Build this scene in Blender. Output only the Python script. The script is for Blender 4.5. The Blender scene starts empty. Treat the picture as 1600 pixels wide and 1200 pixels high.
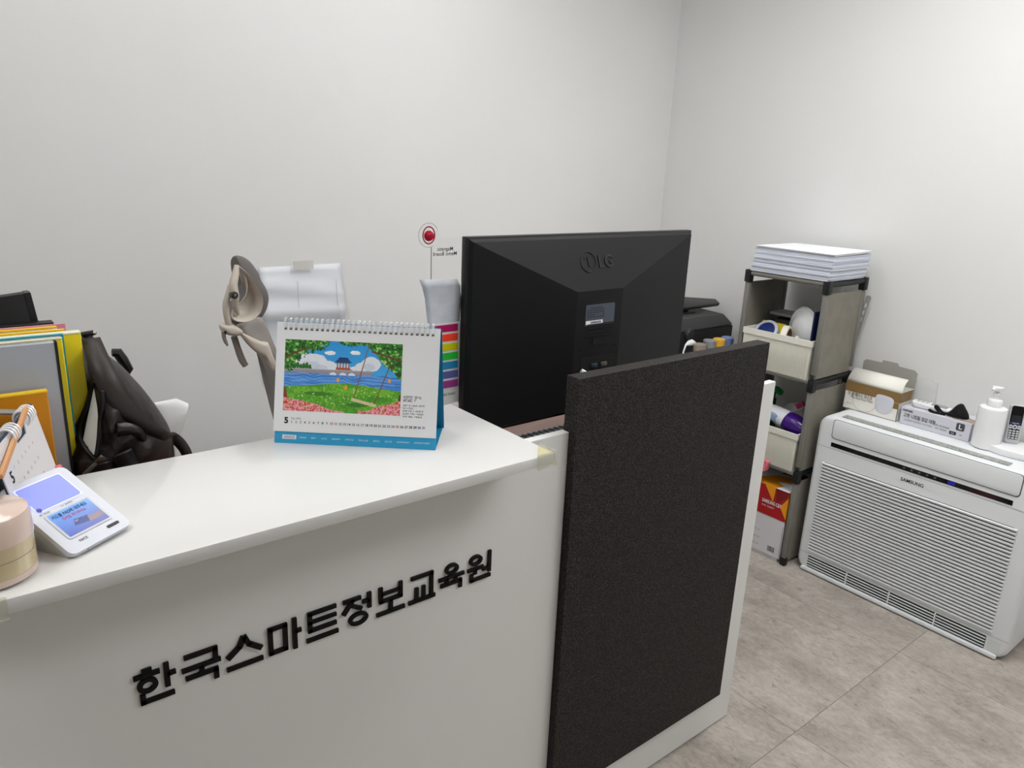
import bpy, bmesh, math, random
import numpy as np
from mathutils import Vector, Matrix

random.seed(7)
scene = bpy.context.scene
COL = scene.collection

# ------------------------------------------------------------------ camera
CF, CYAW, CPITCH, CROLL, CH = 1170.0, 0.68223, 0.28622, 0.04331, 1.445
_f = Vector((math.sin(CYAW)*math.cos(CPITCH), math.cos(CYAW)*math.cos(CPITCH), -math.sin(CPITCH)))
_r = _f.cross(Vector((0, 0, 1))).normalized()
_u = _r.cross(_f)
_R = math.cos(CROLL)*_r + math.sin(CROLL)*_u
_U = -math.sin(CROLL)*_r + math.cos(CROLL)*_u
EYE = Vector((0, 0, CH))
camd = bpy.data.cameras.new('camera')
camd.sensor_width = 36
camd.lens = 36*CF/1600
camd.clip_start = 0.02
cam = bpy.data.objects.new('camera', camd)
COL.objects.link(cam)
cam.matrix_world = Matrix(((_R.x, _U.x, -_f.x, 0), (_R.y, _U.y, -_f.y, 0), (_R.z, _U.z, -_f.z, CH), (0, 0, 0, 1)))
scene.camera = cam

# ------------------------------------------------------------------ world, lights, exposure
scene.view_settings.view_transform = 'Standard'
scene.view_settings.look = 'None'
scene.view_settings.gamma = 1
scene.view_settings.use_curve_mapping = False
scene.view_settings.exposure = 0.0
wd = bpy.data.worlds.new('world')
scene.world = wd
wd.use_nodes = True
wd.node_tree.nodes['Background'].inputs[0].default_value = (.9, .95, 1, 1)
wd.node_tree.nodes['Background'].inputs[1].default_value = 0.3
LAMP = 12.9                      # emission of the ceiling panels
LAMPS = [(1.30, 1.75, .60, .60, .36), (0.35, 1.75, .60, .60, .36), (1.80, .80, .60, .60, 1.50), (-.60, .75, .60, .60, 1.02), (2.15, -.35, .60, .60, .95), (1.30, -.35, .60, .60, .55), (2.0, -1.8, .6, .6, .25)]
XW, YW, ZC = 2.78, 2.37, 2.55    # right wall, back wall, ceiling
X0, Y0 = -2.2, -3.0

# ------------------------------------------------------------------ helpers
def ray(x, y):
    return _f + (x-800)/CF*_R - (y-600)/CF*_U
def at(x, y, Y):                 # point on the vertical plane Y behind an image point
    d = ray(x, y); return EYE + d*((Y-EYE.y)/d.y)
def atx(x, y, X):
    d = ray(x, y); return EYE + d*((X-EYE.x)/d.x)
def atz(x, y, Z):
    d = ray(x, y); return EYE + d*((Z-EYE.z)/d.z)

def lin(h):
    if not isinstance(h, str): return tuple(h)
    h = h.lstrip('#'); c = [int(h[i:i+2], 16)/255 for i in (0, 2, 4)]
    return tuple(v/12.92 if v <= .04045 else ((v+.055)/1.055)**2.4 for v in c)

MATS = {}
def mat(name, col, rough=.5, metal=0., spec=.5, coat=0., trans=0., alpha=1., emit=0., ecol=None, col2=None, nscale=20., ndetail=4., nmin=.4, nmax=.6, bump=0., bscale=200., ior=1.45, stretch=None, sheen=0., sss=0.):
    if name in MATS: return MATS[name]
    m = bpy.data.materials.new(name); m.use_nodes = True
    nt = m.node_tree; b = nt.nodes['Principled BSDF']
    c = lin(col)
    b.inputs['Base Color'].default_value = (*c, 1)
    b.inputs['Roughness'].default_value = rough
    b.inputs['Metallic'].default_value = metal
    b.inputs['Specular IOR Level'].default_value = spec
    b.inputs['Coat Weight'].default_value = coat
    b.inputs['Coat Roughness'].default_value = .05
    b.inputs['Transmission Weight'].default_value = trans
    b.inputs['Alpha'].default_value = alpha
    b.inputs['IOR'].default_value = ior
    b.inputs['Sheen Weight'].default_value = sheen
    if emit:
        b.inputs['Emission Color'].default_value = (*lin(ecol or col), 1)
        b.inputs['Emission Strength'].default_value = emit
    vec = None
    if col2 or bump:
        tc = nt.nodes.new('ShaderNodeTexCoord'); vec = tc.outputs['Object']
        if stretch:
            mp = nt.nodes.new('ShaderNodeMapping'); mp.inputs['Scale'].default_value = stretch
            nt.links.new(vec, mp.inputs['Vector']); vec = mp.outputs['Vector']
    if col2:
        n = nt.nodes.new('ShaderNodeTexNoise'); n.inputs['Scale'].default_value = nscale; n.inputs['Detail'].default_value = ndetail
        nt.links.new(vec, n.inputs['Vector'])
        r = nt.nodes.new('ShaderNodeValToRGB')
        r.color_ramp.elements[0].position = nmin; r.color_ramp.elements[0].color = (*c, 1)
        r.color_ramp.elements[1].position = nmax; r.color_ramp.elements[1].color = (*lin(col2), 1)
        nt.links.new(n.outputs['Fac'], r.inputs['Fac']); nt.links.new(r.outputs['Color'], b.inputs['Base Color'])
    if bump:
        n = nt.nodes.new('ShaderNodeTexNoise'); n.inputs['Scale'].default_value = bscale; n.inputs['Detail'].default_value = 3
        nt.links.new(vec, n.inputs['Vector'])
        bp = nt.nodes.new('ShaderNodeBump'); bp.inputs['Strength'].default_value = bump; bp.inputs['Distance'].default_value = .002
        nt.links.new(n.outputs['Fac'], bp.inputs['Height']); nt.links.new(bp.outputs['Normal'], b.inputs['Normal'])
    MATS[name] = m
    return m

def vcol_mat(name, rough=.5, emit=0.):
    m = bpy.data.materials.new(name); m.use_nodes = True
    nt = m.node_tree; b = nt.nodes['Principled BSDF']
    a = nt.nodes.new('ShaderNodeVertexColor'); a.layer_name = 'print'
    nt.links.new(a.outputs['Color'], b.inputs['Base Color']); b.inputs['Roughness'].default_value = rough
    if emit:
        nt.links.new(a.outputs['Color'], b.inputs['Emission Color']); b.inputs['Emission Strength'].default_value = emit
    return m

ROOT = {}
def tag(o, label=None, cat=None, group=None, kind=None):
    if label: o['label'] = label
    if cat: o['category'] = cat
    if group: o['group'] = group
    if kind: o['kind'] = kind
    return o
def thing(name, label, cat, loc, group=None, kind=None):
    o = bpy.data.objects.new(name, None); COL.objects.link(o)
    o.empty_display_size = .02
    o.location = Vector(loc); ROOT[o.name] = Vector(loc)
    return tag(o, label, cat, group, kind)
def rootloc(o):
    while o.parent: o = o.parent
    return ROOT.get(o.name, Vector((0, 0, 0)))

def frame(O, u, v):
    u = Vector(u).normalized(); v = Vector(v); v = (v - u*v.dot(u)).normalized(); w = u.cross(v); O = Vector(O)
    return Matrix(((u.x, v.x, w.x, O.x), (u.y, v.y, w.y, O.y), (u.z, v.z, w.z, O.z), (0, 0, 0, 1)))

class MB:
    def __init__(s, M=None): s.v = []; s.f = []; s.M = M
    def add(s, vs, fs, M=None):
        k = len(s.v)
        for p in vs:
            p = Vector(p)
            if M is not None: p = M @ p
            if s.M is not None: p = s.M @ p
            s.v.append(p)
        s.f += [tuple(i+k for i in f) for f in fs]
        return s
    def box(s, x0, x1, y0, y1, z0, z1, M=None):
        return s.add([(x0, y0, z0), (x1, y0, z0), (x1, y1, z0), (x0, y1, z0), (x0, y0, z1), (x1, y0, z1), (x1, y1, z1), (x0, y1, z1)],
              [(3, 2, 1, 0), (4, 5, 6, 7), (0, 1, 5, 4), (1, 2, 6, 5), (2, 3, 7, 6), (3, 0, 4, 7)], M)
    def hexa(s, a, b):           # two quads, bottom and top
        return s.add(list(a)+list(b), [(3, 2, 1, 0), (4, 5, 6, 7), (0, 1, 5, 4), (1, 2, 6, 5), (2, 3, 7, 6), (3, 0, 4, 7)])
    def prism(s, poly, h0, h1, M=None):
        n = len(poly)
        return s.add([(x, y, h0) for x, y in poly]+[(x, y, h1) for x, y in poly],
              [tuple(range(n-1, -1, -1)), tuple(range(n, 2*n))]+[(i, (i+1) % n, n+(i+1) % n, n+i) for i in range(n)], M)
    def lathe(s, prof, n=24, M=None, cap=True):
        vs = []; fs = []; m = len(prof)
        for r, z in prof:
            for i in range(n):
                a = 2*math.pi*i/n; vs.append((r*math.cos(a), r*math.sin(a), z))
        for j in range(m-1):
            for i in range(n):
                fs.append((j*n+i, j*n+(i+1) % n, (j+1)*n+(i+1) % n, (j+1)*n+i))
        if cap:
            fs.append(tuple(range(n-1, -1, -1))); fs.append(tuple((m-1)*n+i for i in range(n)))
        return s.add(vs, fs, M)
    def tube(s, path, r, n=8, closed=False, M=None, flat=1.0, up=None):
        P = [Vector(p) for p in path]; k = len(P); R = r if isinstance(r, (list, tuple)) else [r]*k
        vs = []; fs = []; side = None
        for i in range(k):
            t = (P[(i+1) % k]-P[i-1]) if closed else (P[min(i+1, k-1)]-P[max(i-1, 0)])
            t.normalize()
            if side is None:
                a = Vector(up) if up else (Vector((0, 0, 1)) if abs(t.z) < .9 else Vector((0, 1, 0)))
                side = t.cross(a).normalized()
            side = (side - t*side.dot(t)).normalized(); b = side.cross(t)
            for j in range(n):
                a = 2*math.pi*j/n
                vs.append(P[i]+R[i]*(math.cos(a)*side + flat*math.sin(a)*b))
        m = k if closed else k-1
        for i in range(m):
            for j in range(n):
                a, b2 = i*n, ((i+1) % k)*n
                fs.append((a+j, a+(j+1) % n, b2+(j+1) % n, b2+j))
        if not closed:
            fs.append(tuple(range(n-1, -1, -1))); fs.append(tuple((k-1)*n+j for j in range(n)))
        return s.add(vs, fs, M)
    def sphere(s, c, r, n=12, M=None):
        r = r if isinstance(r, (list, tuple)) else (r, r, r)
        vs = [(c[0], c[1], c[2]-r[2])]; fs = []; m = n//2
        for j in range(1, m):
            p = -math.pi/2+math.pi*j/m
            for i in range(n):
                a = 2*math.pi*i/n
                vs.append((c[0]+r[0]*math.cos(p)*math.cos(a), c[1]+r[1]*math.cos(p)*math.sin(a), c[2]+r[2]*math.sin(p)))
        vs.append((c[0], c[1], c[2]+r[2])); L = len(vs)-1
        for i in range(n): fs.append((0, 1+(i+1) % n, 1+i))
        for j in range(m-2):
            for i in range(n):
                a = 1+j*n; fs.append((a+i, a+(i+1) % n, a+n+(i+1) % n, a+n+i))
        a = 1+(m-2)*n
        for i in range(n): fs.append((a+i, a+(i+1) % n, L))
        return s.add(vs, fs, M)
    def build(s, name, material, parent=None, bevel=0., seg=2, smooth=None, label=None, org=None):
        o0 = rootloc(parent) if parent is not None else Vector(org or (0, 0, 0))
        me = bpy.data.meshes.new(name)
        me.from_pydata([tuple(p-o0) for p in s.v], [], s.f)
        bm = bmesh.new(); bm.from_mesh(me)
        bmesh.ops.recalc_face_normals(bm, faces=bm.faces)
        if bevel:
            es = [e for e in bm.edges if len(e.link_faces) == 2 and e.calc_face_angle(0) > .5]
            bmesh.ops.bevel(bm, geom=es, offset=bevel, segments=seg, profile=.5, affect='EDGES', clamp_overlap=True)
        bm.to_mesh(me); bm.free()
        if smooth is None: smooth = bool(bevel)
        if smooth:
            me.shade_smooth(); me.set_sharp_from_angle(angle=math.radians(40))
        me.materials.append(material)
        o = bpy.data.objects.new(name, me); COL.objects.link(o)
        if parent is not None: o.parent = parent
        else:
            o.location = o0; ROOT[o.name] = o0
        if label: o['label'] = label
        return o

def inst(src, parent, loc=(0, 0, 0), rot=None, name=None):
    o = bpy.data.objects.new(name or src.name.split('.')[0], src.data); COL.objects.link(o)
    o.parent = parent; o.location = loc
    if rot: o.rotation_euler = rot
    return o

def smoothpoly(P, n=6, closed=True):
    P = [Vector(p) for p in P]; k = len(P); out = []
    rng = range(k if closed else k-1)
    for i in rng:
        if closed: a, b, c, d = P[i-1], P[i], P[(i+1) % k], P[(i+2) % k]
        else: a, b, c, d = P[max(i-1, 0)], P[i], P[i+1], P[min(i+2, k-1)]
        for j in range(n):
            t = j/n
            out.append(.5*((2*b)+(c-a)*t+(2*a-5*b+4*c-d)*t*t+(3*b-a-3*c+d)*t**3))
    if not closed: out.append(P[-1])
    return out

def rrect(x0, x1, y0, y1, r, n=5):
    out = []
    for cx, cy, a0 in ((x1-r, y1-r, 0), (x0+r, y1-r, 90), (x0+r, y0+r, 180), (x1-r, y0+r, 270)):
        for i in range(n+1):
            a = math.radians(a0+90*i/n); out.append((cx+r*math.cos(a), cy+r*math.sin(a)))
    return out

class Pillow:
    """soft body: an outline in the (a, b) plane of frame M swollen along +-c"""
    def __init__(s, outline, tf, tb, M, center=None, p=2.2, wr=0., wf=60.):
        s.o = [Vector((q[0], q[1])) for q in outline]
        s.c = Vector(center) if center else sum(s.o, Vector((0, 0)))/len(s.o)
        s.tf, s.tb, s.M, s.p, s.wr, s.wf = tf, tb, M, p, wr, wf
    def wrinkle(s, x, y):
        f = s.wf
        return s.wr*(math.sin(x*f+1.7*math.sin(y*f*.6))*.6+math.sin((x*.7-y*1.1)*f*1.7+2*math.sin(x*f*.5))*.4)
    def depth(s, x, y, front=True):
        q = Vector((x, y))-s.c; d = q.length
        if d < 1e-9: k = 0
        else:
            best = None; a = math.atan2(q.y, q.x)
            n = len(s.o); k = 0
            for i in range(n):
                A = s.o[i]-s.c; B = s.o[(i+1) % n]-s.c; den = A.x*B.y-A.y*B.x
                e = B-A; cr = q.x*e.y-q.y*e.x
                if abs(cr) < 1e-12: continue
                t = (A.x*e.y-A.y*e.x)/cr; u = (A.x*q.y-A.y*q.x)/cr
                if t > 0 and -1e-6 <= u <= 1+1e-6: k = max(k, 1/t)
        k = min(k, 1)
        return (s.tf if front else s.tb)*math.sqrt(max(0, 1-k**s.p))
    def mesh(s, mb, rings=12):
        n = len(s.o); vs = []; fs = []
        for side in (0, 1):
            for j in range(1, rings+1):
                k = math.sin(math.pi/2*j/rings)
                for i in range(n):
                    q = s.c+(s.o[i]-s.c)*k
                    h = (s.tf if side == 0 else -s.tb)*math.sqrt(max(0, 1-k**s.p))
                    if j < rings: h += s.wrinkle(q.x, q.y)*(1-k**4)*(1 if side == 0 else -1)
                    vs.append((q.x, q.y, h))
            vs.append((s.c.x, s.c.y, (s.tf if side == 0 else -s.tb)))
        half = rings*n+1
        for side in (0, 1):
            b = side*half
            for j in range(rings-1):
                for i in range(n):
                    fs.append((b+j*n+i, b+j*n+(i+1) % n, b+(j+1)*n+(i+1) % n, b+(j+1)*n+i))
            for i in range(n): fs.append((b+half-1, b+i, b+(i+1) % n))
        # weld rims
        e0 = (rings-1)*n; e1 = half+(rings-1)*n
        fs = [tuple((idx-half if e1 <= idx < e1+n else idx) for idx in f) for f in fs]
        used = sorted({i for f in fs for i in f}); mp = {u: i for i, u in enumerate(used)}
        mb.add([vs[u] for u in used], [tuple(mp[i] for i in f) for f in fs], s.M)
        return mb

TXT = {}
def text(parent, s, size, material, M, name='lettering', align='CENTER', bold=0., ext=0., label=None, sx=1.):
    key = (s, size, align, bold, ext)
    if key not in TXT:
        if '_o' not in TXT:
            cu = bpy.data.curves.new('t', 'FONT'); TXT['_o'] = bpy.data.objects.new('t', cu)
        o = TXT['_o']; cu = o.data; cu.body = s; cu.size = size; cu.align_x = align; cu.align_y = 'CENTER'
        cu.resolution_u = 3; cu.extrude = ext; cu.offset = bold
        me = bpy.data.meshes.new_from_object(o)
        TXT[key] = ([v.co.copy() for v in me.vertices], [tuple(p.vertices) for p in me.polygons])
        bpy.data.meshes.remove(me)
    tv, fs = TXT[key]
    vs = [M @ Vector((v.x*sx, v.y, v.z)) for v in tv]
    r = rootloc(parent)
    me = bpy.data.meshes.new(name); me.from_pydata([tuple(v-r) for v in vs], [], fs); me.materials.append(material)
    ob = bpy.data.objects.new(name, me); COL.objects.link(ob); ob.parent = parent
    if label: ob['label'] = label
    return ob

def greek(parent, words, h, material, M, name='small_print', align='CENTER', seed=1):
    """print too small to read in the photograph: rows of tiny strokes, one block per character"""
    rg = random.Random(seed); q = []; x = 0
    for n in words:
        for _ in range(n):
            w = h*.62
            q.append([(x, 0), (x+w*.2, 0), (x+w*.2, h*rg.uniform(.7, 1)), (x, h*rg.uniform(.7, 1))])
            y = h*rg.uniform(.3, .8); q.append([(x, y), (x+w, y), (x+w, y+h*.16), (x, y+h*.16)])
            if rg.random() < .7: q.append([(x+w*.75, h*.05), (x+w*.95, h*.05), (x+w*.95, h), (x+w*.75, h)])
            if rg.random() < .6: q.append([(x, h*.02), (x+w, h*.02), (x+w, h*.18), (x, h*.18)])
            x += h*.86
        x += h*.6
    x -= h*.8; off = {'CENTER': -x/2, 'LEFT': 0}[align]
    o = flat(parent, [[(a+off, b-h/2) for a, b in P] for P in q], M, material, name); o['width'] = x
    return o

def canvas(name, img, w, h, M, material, parent):
    """flat print: one quad per cell, coloured by a colour attribute"""
    H, W, _ = img.shape
    xs = np.linspace(0, w, W+1); ys = np.linspace(h, 0, H+1)
    r = rootloc(parent)
    g = np.zeros(((H+1)*(W+1), 3)); X, Y = np.meshgrid(xs, ys)
    A = np.array(M)
    pts = np.stack([X.ravel(), Y.ravel(), np.zeros(X.size), np.ones(X.size)])
    g = (A @ pts)[:3].T - np.array(r)
    i = np.arange(H)[:, None]*(W+1)+np.arange(W)[None, :]
    q = np.stack([i+W+1, i+W+2, i+1, i], -1).reshape(-1, 4)
    me = bpy.data.meshes.new(name); me.from_pydata(g.tolist(), [], q.tolist())
    ca = me.color_attributes.new('print', 'FLOAT_COLOR', 'CORNER')
    srgb = np.clip(img.reshape(-1, 3), 0, 1)
    l = np.where(srgb <= .04045, srgb/12.92, ((srgb+.055)/1.055)**2.4)
    c = np.repeat(np.concatenate([l, np.ones((len(l), 1))], 1), 4, axis=0)
    ca.data.foreach_set('color', c.ravel().astype(np.float32))
    me.materials.append(material)
    o = bpy.data.objects.new(name, me); COL.objects.link(o); o.parent = parent
    return o

def hx(h): h = h.lstrip('#'); return np.array([int(h[i:i+2], 16)/255 for i in (0, 2, 4)])
def inpoly(X, Y, P):
    r = np.zeros(X.shape, bool); n = len(P)
    for i in range(n):
        x0, y0 = P[i]; x1, y1 = P[(i+1) % n]
        if y0 == y1: continue
        c = ((Y >= min(y0, y1)) & (Y < max(y0, y1))) & (X < x0+(Y-y0)*(x1-x0)/(y1-y0))
        r ^= c
    return r

def flat(parent, quads, M, material, name='print', label=None):
    mb = MB(M)
    for P in quads: mb.add([(x, y, 0) for x, y in P], [tuple(range(len(P)))])
    o = mb.build(name, material, parent, label=label)
    return o


# ------------------------------------------------------------------ materials
m_wall = mat('wall_paint', '#e2e2e1', rough=.65, spec=.3, col2='#e0e0de', nscale=2., bump=.05, bscale=260)
m_ceil = mat('ceiling_paint', '#e8e8e6', rough=.8)
m_white = mat('white_laminate', '#e6e6e4', rough=.22, spec=.5)
m_slab = mat('white_gloss_top', '#dcdcda', rough=.09, spec=.55)
m_black = mat('black_plastic', '#101113', rough=.45)
m_dark = mat('dark_textured_board', '#171514', rough=.68, spec=.3, col2='#464240', nscale=330., ndetail=6, nmin=.44, nmax=.70, bump=.3, bscale=500)
m_letter = mat('black_acrylic', '#050505', rough=.5, spec=.25)
m_brown = mat('walnut_worktop', '#6d5148', rough=.4, col2='#7d6056', nscale=8., stretch=(1, 14, 1))
m_wood = mat('pale_wood', '#d09a6a', rough=.55)
m_grey = mat('grey_plastic', '#8d8c8a', rough=.5)
m_plw = mat('white_plastic', '#e4e5e6', rough=.3)
m_ink = mat('black_ink', '#151515', rough=.6)
m_inkg = mat('grey_ink', '#6d6d70', rough=.6)
m_paper = mat('white_paper', '#eef0f4', rough=.75)

# ------------------------------------------------------------------ the room
def tile_material():
    m = bpy.data.materials.new('stone_look_tile'); m.use_nodes = True
    nt = m.node_tree; b = nt.nodes['Principled BSDF']; N = nt.nodes.new; L = nt.links.new
    tc = N('ShaderNodeTexCoord'); oi = N('ShaderNodeObjectInfo')
    add = N('ShaderNodeVectorMath'); add.operation = 'ADD'
    sc = N('ShaderNodeVectorMath'); sc.operation = 'SCALE'; sc.inputs['Scale'].default_value = 3.
    L(oi.outputs['Location'], sc.inputs[0]); L(tc.outputs['Object'], add.inputs[0]); L(sc.outputs[0], add.inputs[1])
    mp = N('ShaderNodeMapping'); mp.inputs['Scale'].default_value = (1, .55, 1); mp.inputs['Rotation'].default_value = (0, 0, .35)
    L(add.outputs[0], mp.inputs['Vector'])
    def noise(scale, detail, rough=.6, dist=0.):
        n = N('ShaderNodeTexNoise'); n.inputs['Scale'].default_value = scale; n.inputs['Detail'].default_value = detail
        n.inputs['Roughness'].default_value = rough; n.inputs['Distortion'].default_value = dist
        L(mp.outputs[0], n.inputs['Vector']); return n
    n1 = noise(7, 7, .68, .5)
    r1 = N('ShaderNodeValToRGB'); e = r1.color_ramp.elements
    e[0].position = .32; e[0].color = (*lin('#8f8880'), 1); e[1].position = .68; e[1].color = (*lin('#b9b2a9'), 1)
    e.new(.5).color = (*lin('#a69f97'), 1)
    L(n1.outputs['Fac'], r1.inputs['Fac'])
    n2 = noise(30, 9, .75, 2.0)       # fine dark veins and pits
    r2 = N('ShaderNodeValToRGB'); e = r2.color_ramp.elements
    e[0].position = .33; e[0].color = (.50, .48, .46, 1); e[1].position = .44; e[1].color = (1, 1, 1, 1)
    L(n2.outputs['Fac'], r2.inputs['Fac'])
    mx = N('ShaderNodeMix'); mx.data_type = 'RGBA'; mx.blend_type = 'MULTIPLY'; mx.inputs[0].default_value = .8
    L(r1.outputs['Color'], mx.inputs[6]); L(r2.outputs['Color'], mx.inputs[7])
    n3 = noise(75, 6, .7, .6)
    r3 = N('ShaderNodeValToRGB'); e = r3.color_ramp.elements
    e[0].position = .36; e[0].color = (.80, .79, .78, 1); e[1].position = .62; e[1].color = (1.12, 1.12, 1.11, 1)
    L(n3.outputs['Fac'], r3.inputs['Fac'])
    m2 = N('ShaderNodeMix'); m2.data_type = 'RGBA'; m2.blend_type = 'MULTIPLY'; m2.inputs[0].default_value = .7
    L(mx.outputs[2], m2.inputs[6]); L(r3.outputs['Color'], m2.inputs[7])
    L(m2.outputs[2], b.inputs['Base Color'])
    b.inputs['Roughness'].default_value = .42; b.inputs['Specular IOR Level'].default_value = .35
    bp = N('ShaderNodeBump'); bp.inputs['Strength'].default_value = .12; bp.inputs['Distance'].default_value = .002
    L(n2.outputs['Fac'], bp.inputs['Height']); L(bp.outputs['Normal'], b.inputs['Normal'])
    return m
m_tile = tile_material()
m_joint = mat('tile_joint', '#5d5852', rough=.8)
floor = MB().box(X0, XW, Y0, YW, -.05, -.0012).build('floor', m_joint); tag(floor, kind='structure')
T = .6; tx0, ty0 = 1.695, .803
src = None
for i in range(-7, 3):
    for j in range(-7, 3):
        x, y = tx0+i*T, ty0+j*T
        xa, xb, ya, yb = max(x, X0), min(x+T, XW), max(y, Y0), min(y+T, YW)
        if xb-xa < .03 or yb-ya < .03: continue
        full = xb-xa > T-1e-4 and yb-ya > T-1e-4
        if full and src is not None:
            inst(src, floor, (x, y, 0))
        else:
            t = MB().box(0, xb-xa-.0012, 0, yb-ya-.0012, -.004, 0).build('tile', m_tile)
            t.parent = floor; t.location = (xa, ya, 0)
            if full: src = t
def struct(name, mb, m): return tag(mb.build(name, m), kind='structure')
struct('wall_back', MB().box(X0-.1, XW+.1, YW, YW+.1, -.05, ZC+.1), m_wall)
struct('wall_right', MB().box(XW, XW+.1, Y0-.1, YW, -.05, ZC+.1), m_wall)
struct('wall_left', MB().box(X0-.1, X0, Y0-.1, YW, -.05, ZC+.1), m_wall)
struct('wall_front', MB().box(X0, XW, Y0-.1, Y0, -.05, ZC+.1), m_wall)
struct('ceiling', MB().box(X0, XW, Y0, YW, ZC, ZC+.1), m_ceil)
for k, (x, y, a, b, s) in enumerate(LAMPS):
    where = ['nearest the back wall above the monitor', 'nearest the back wall above the office chair', 'above the storage rack end of the aisle', 'above the left end of the counter', 'above the aisle in front of the air conditioner', 'in front of the dark panel', 'at the far end of the room'][k]
    t = thing('ceiling_light', 'square white ceiling light panel '+where, 'ceiling light', (x, y, ZC), 'ceiling light panels')
    f = MB()
    for q in ((x-a/2-.02, x+a/2+.02, y-b/2-.02, y-b/2), (x-a/2-.02, x+a/2+.02, y+b/2, y+b/2+.02), (x-a/2-.02, x-a/2, y-b/2, y+b/2), (x+a/2, x+a/2+.02, y-b/2, y+b/2)):
        f.box(*q, ZC-.03, ZC)
    f.build('frame', m_plw, t)
    MB().box(x-a/2, x+a/2, y-b/2, y+b/2, ZC-.026, ZC-.012).build('diffuser', mat('lit_diffuser_%d' % k, '#ffffff', emit=LAMP*s, ecol=(1., .995, .99)), t)

# ------------------------------------------------------------------ reception desk
YF = .952                       # front plane of the white panels
ZS = .988                       # top of the counter slab
DX0, DX1 = .916, 1.515
desk = thing('reception_desk', 'white reception desk with raised black lettering and a dark textured side panel', 'desk', (.8, 1.0, 0))
fp = MB().box(-.012, DX0-.0005, YF, YF+.018, .0, .969).build('front_panel', m_white, desk, bevel=.0008, seg=1)
MB().box(-.30, -.0125, YF, YF+.018, 0, .73).build('front_panel', m_white, desk, bevel=.0008, seg=1)
MB().box(DX0, DX1, .934, .968, .117, 1.076).build('dark_panel', m_dark, desk, bevel=.0006, seg=1, label='dark charcoal textured board taller than the white panels')
MB(frame((0, YF+.018, 0), (1, 0, 0), (0, 0, 1))).prism([(DX0, .003), (1.593, .003), (1.593, .967), (DX1+.0005, .967), (DX1+.0005, .1165), (DX0, .1165)], 0, .018).build('end_panel', m_white, desk, bevel=.0008, seg=1)
MB().box(-.022, .789, .852, 1.160, .9695, ZS).build('counter_top', m_slab, desk, bevel=.0012, label='glossy white overhanging counter top')
MB().box(-.30, 1.574, YF+.0185, 1.62, .705, .73).build('worktop', m_brown, desk, bevel=.001, label='brown wood grain inner worktop')
MB().box(1.575, 1.593, YF+.0185, 1.62, 0, .73).build('side_panel', m_white, desk)
MB().box(-.30, -.282, YF+.0185, 1.62, 0, .7045).build('side_panel', m_white, desk)
MB().box(-.012, .012, YF+.0185, 1.14, .7305, .969).build('bracket', m_white, desk)
MB().box(.74, .76, YF+.0185, 1.14, .7305, .969).build('bracket', m_white, desk)

# raised letters, each drawn from strokes in a unit square
W = .062
def hbar(x0, x1, y, w=W*2): return [(x0, y-w/2), (x1, y-w/2), (x1, y+w/2), (x0, y+w/2)]
def vbar(x, y0, y1, w=W*2.1): return [(x-w/2, y0), (x+w/2, y0), (x+w/2, y1), (x-w/2, y1)]
def diag(a, b, w0=.13, w1=.13):
    d = (Vector(b)-Vector(a)).normalized(); n = Vector((-d.y, d.x))
    return [tuple(Vector(a)-n*w0/2), tuple(Vector(b)-n*w1/2), tuple(Vector(b)+n*w1/2), tuple(Vector(a)+n*w0/2)]
def ringp(cx, cy, rx, ry, w=.125): return ('ring', cx, cy, rx, ry, w)
SYL = [
 [hbar(.20, .44, .965, .11), hbar(.0, .62, .835), ringp(.31, .53, .25, .225), vbar(.78, .29, 1.0), hbar(.78, 1.0, .66), vbar(.17, .0, .30), hbar(.11, .93, .062)],
 [hbar(.08, .93, .93), vbar(.87, .62, .99), hbar(.0, 1.0, .555), vbar(.5, .34, .555), hbar(.08, .92, .29), vbar(.86, .0, .35)],
 [diag((.50, .98), (.36, .66), .16, .15), diag((.38, .70), (.03, .43), .15, .15), diag((.50, .98), (.64, .66), .16, .15), diag((.62, .70), (.97, .43), .15, .15), hbar(.0, 1.0, .10)],
 [hbar(.03, .58, .88), hbar(.03, .58, .12), vbar(.09, .06, .94), vbar(.52, .06, .94), vbar(.80, .0, 1.0), hbar(.80, 1.0, .56)],
 [hbar(.06, .95, .935), hbar(.06, .95, .66, .11), hbar(.06, .95, .385), vbar(.12, .33, .99), hbar(.0, 1.0, .08)],
 [hbar(.03, .62, .92), diag((.37, .93), (.03, .50), .14, .14), diag((.30, .74), (.64, .53), .13, .13), vbar(.90, .47, 1.0), hbar(.66, .90, .74), ringp(.52, .22, .33, .225)],
 [vbar(.15, .47, 1.0), vbar(.85, .47, 1.0), hbar(.15, .85, .75, .11), hbar(.09, .91, .50), vbar(.5, .10, .50), hbar(.0, 1.0, .075)],
 [hbar(.09, .92, .92), vbar(.85, .10, .98), vbar(.30, .10, .55), vbar(.56, .10, .55), hbar(.0, 1.0, .075)],
 [ringp(.5, .79, .27, .20), hbar(.0, 1.0, .50), vbar(.31, .30, .50), vbar(.66, .30, .50), hbar(.07, .91, .27), vbar(.85, .0, .33)],
 [ringp(.33, .79, .27, .20), hbar(.0, .66, .47), vbar(.32, .27, .47), hbar(.62, .86, .36), vbar(.91, .20, 1.0), vbar(.17, .0, .30), hbar(.11, .97, .062)],
]
LX0, LX1, LZ, LH = .150, .7415, .7275, .0525
pit = (LX1-LX0-.0525)/9
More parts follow.
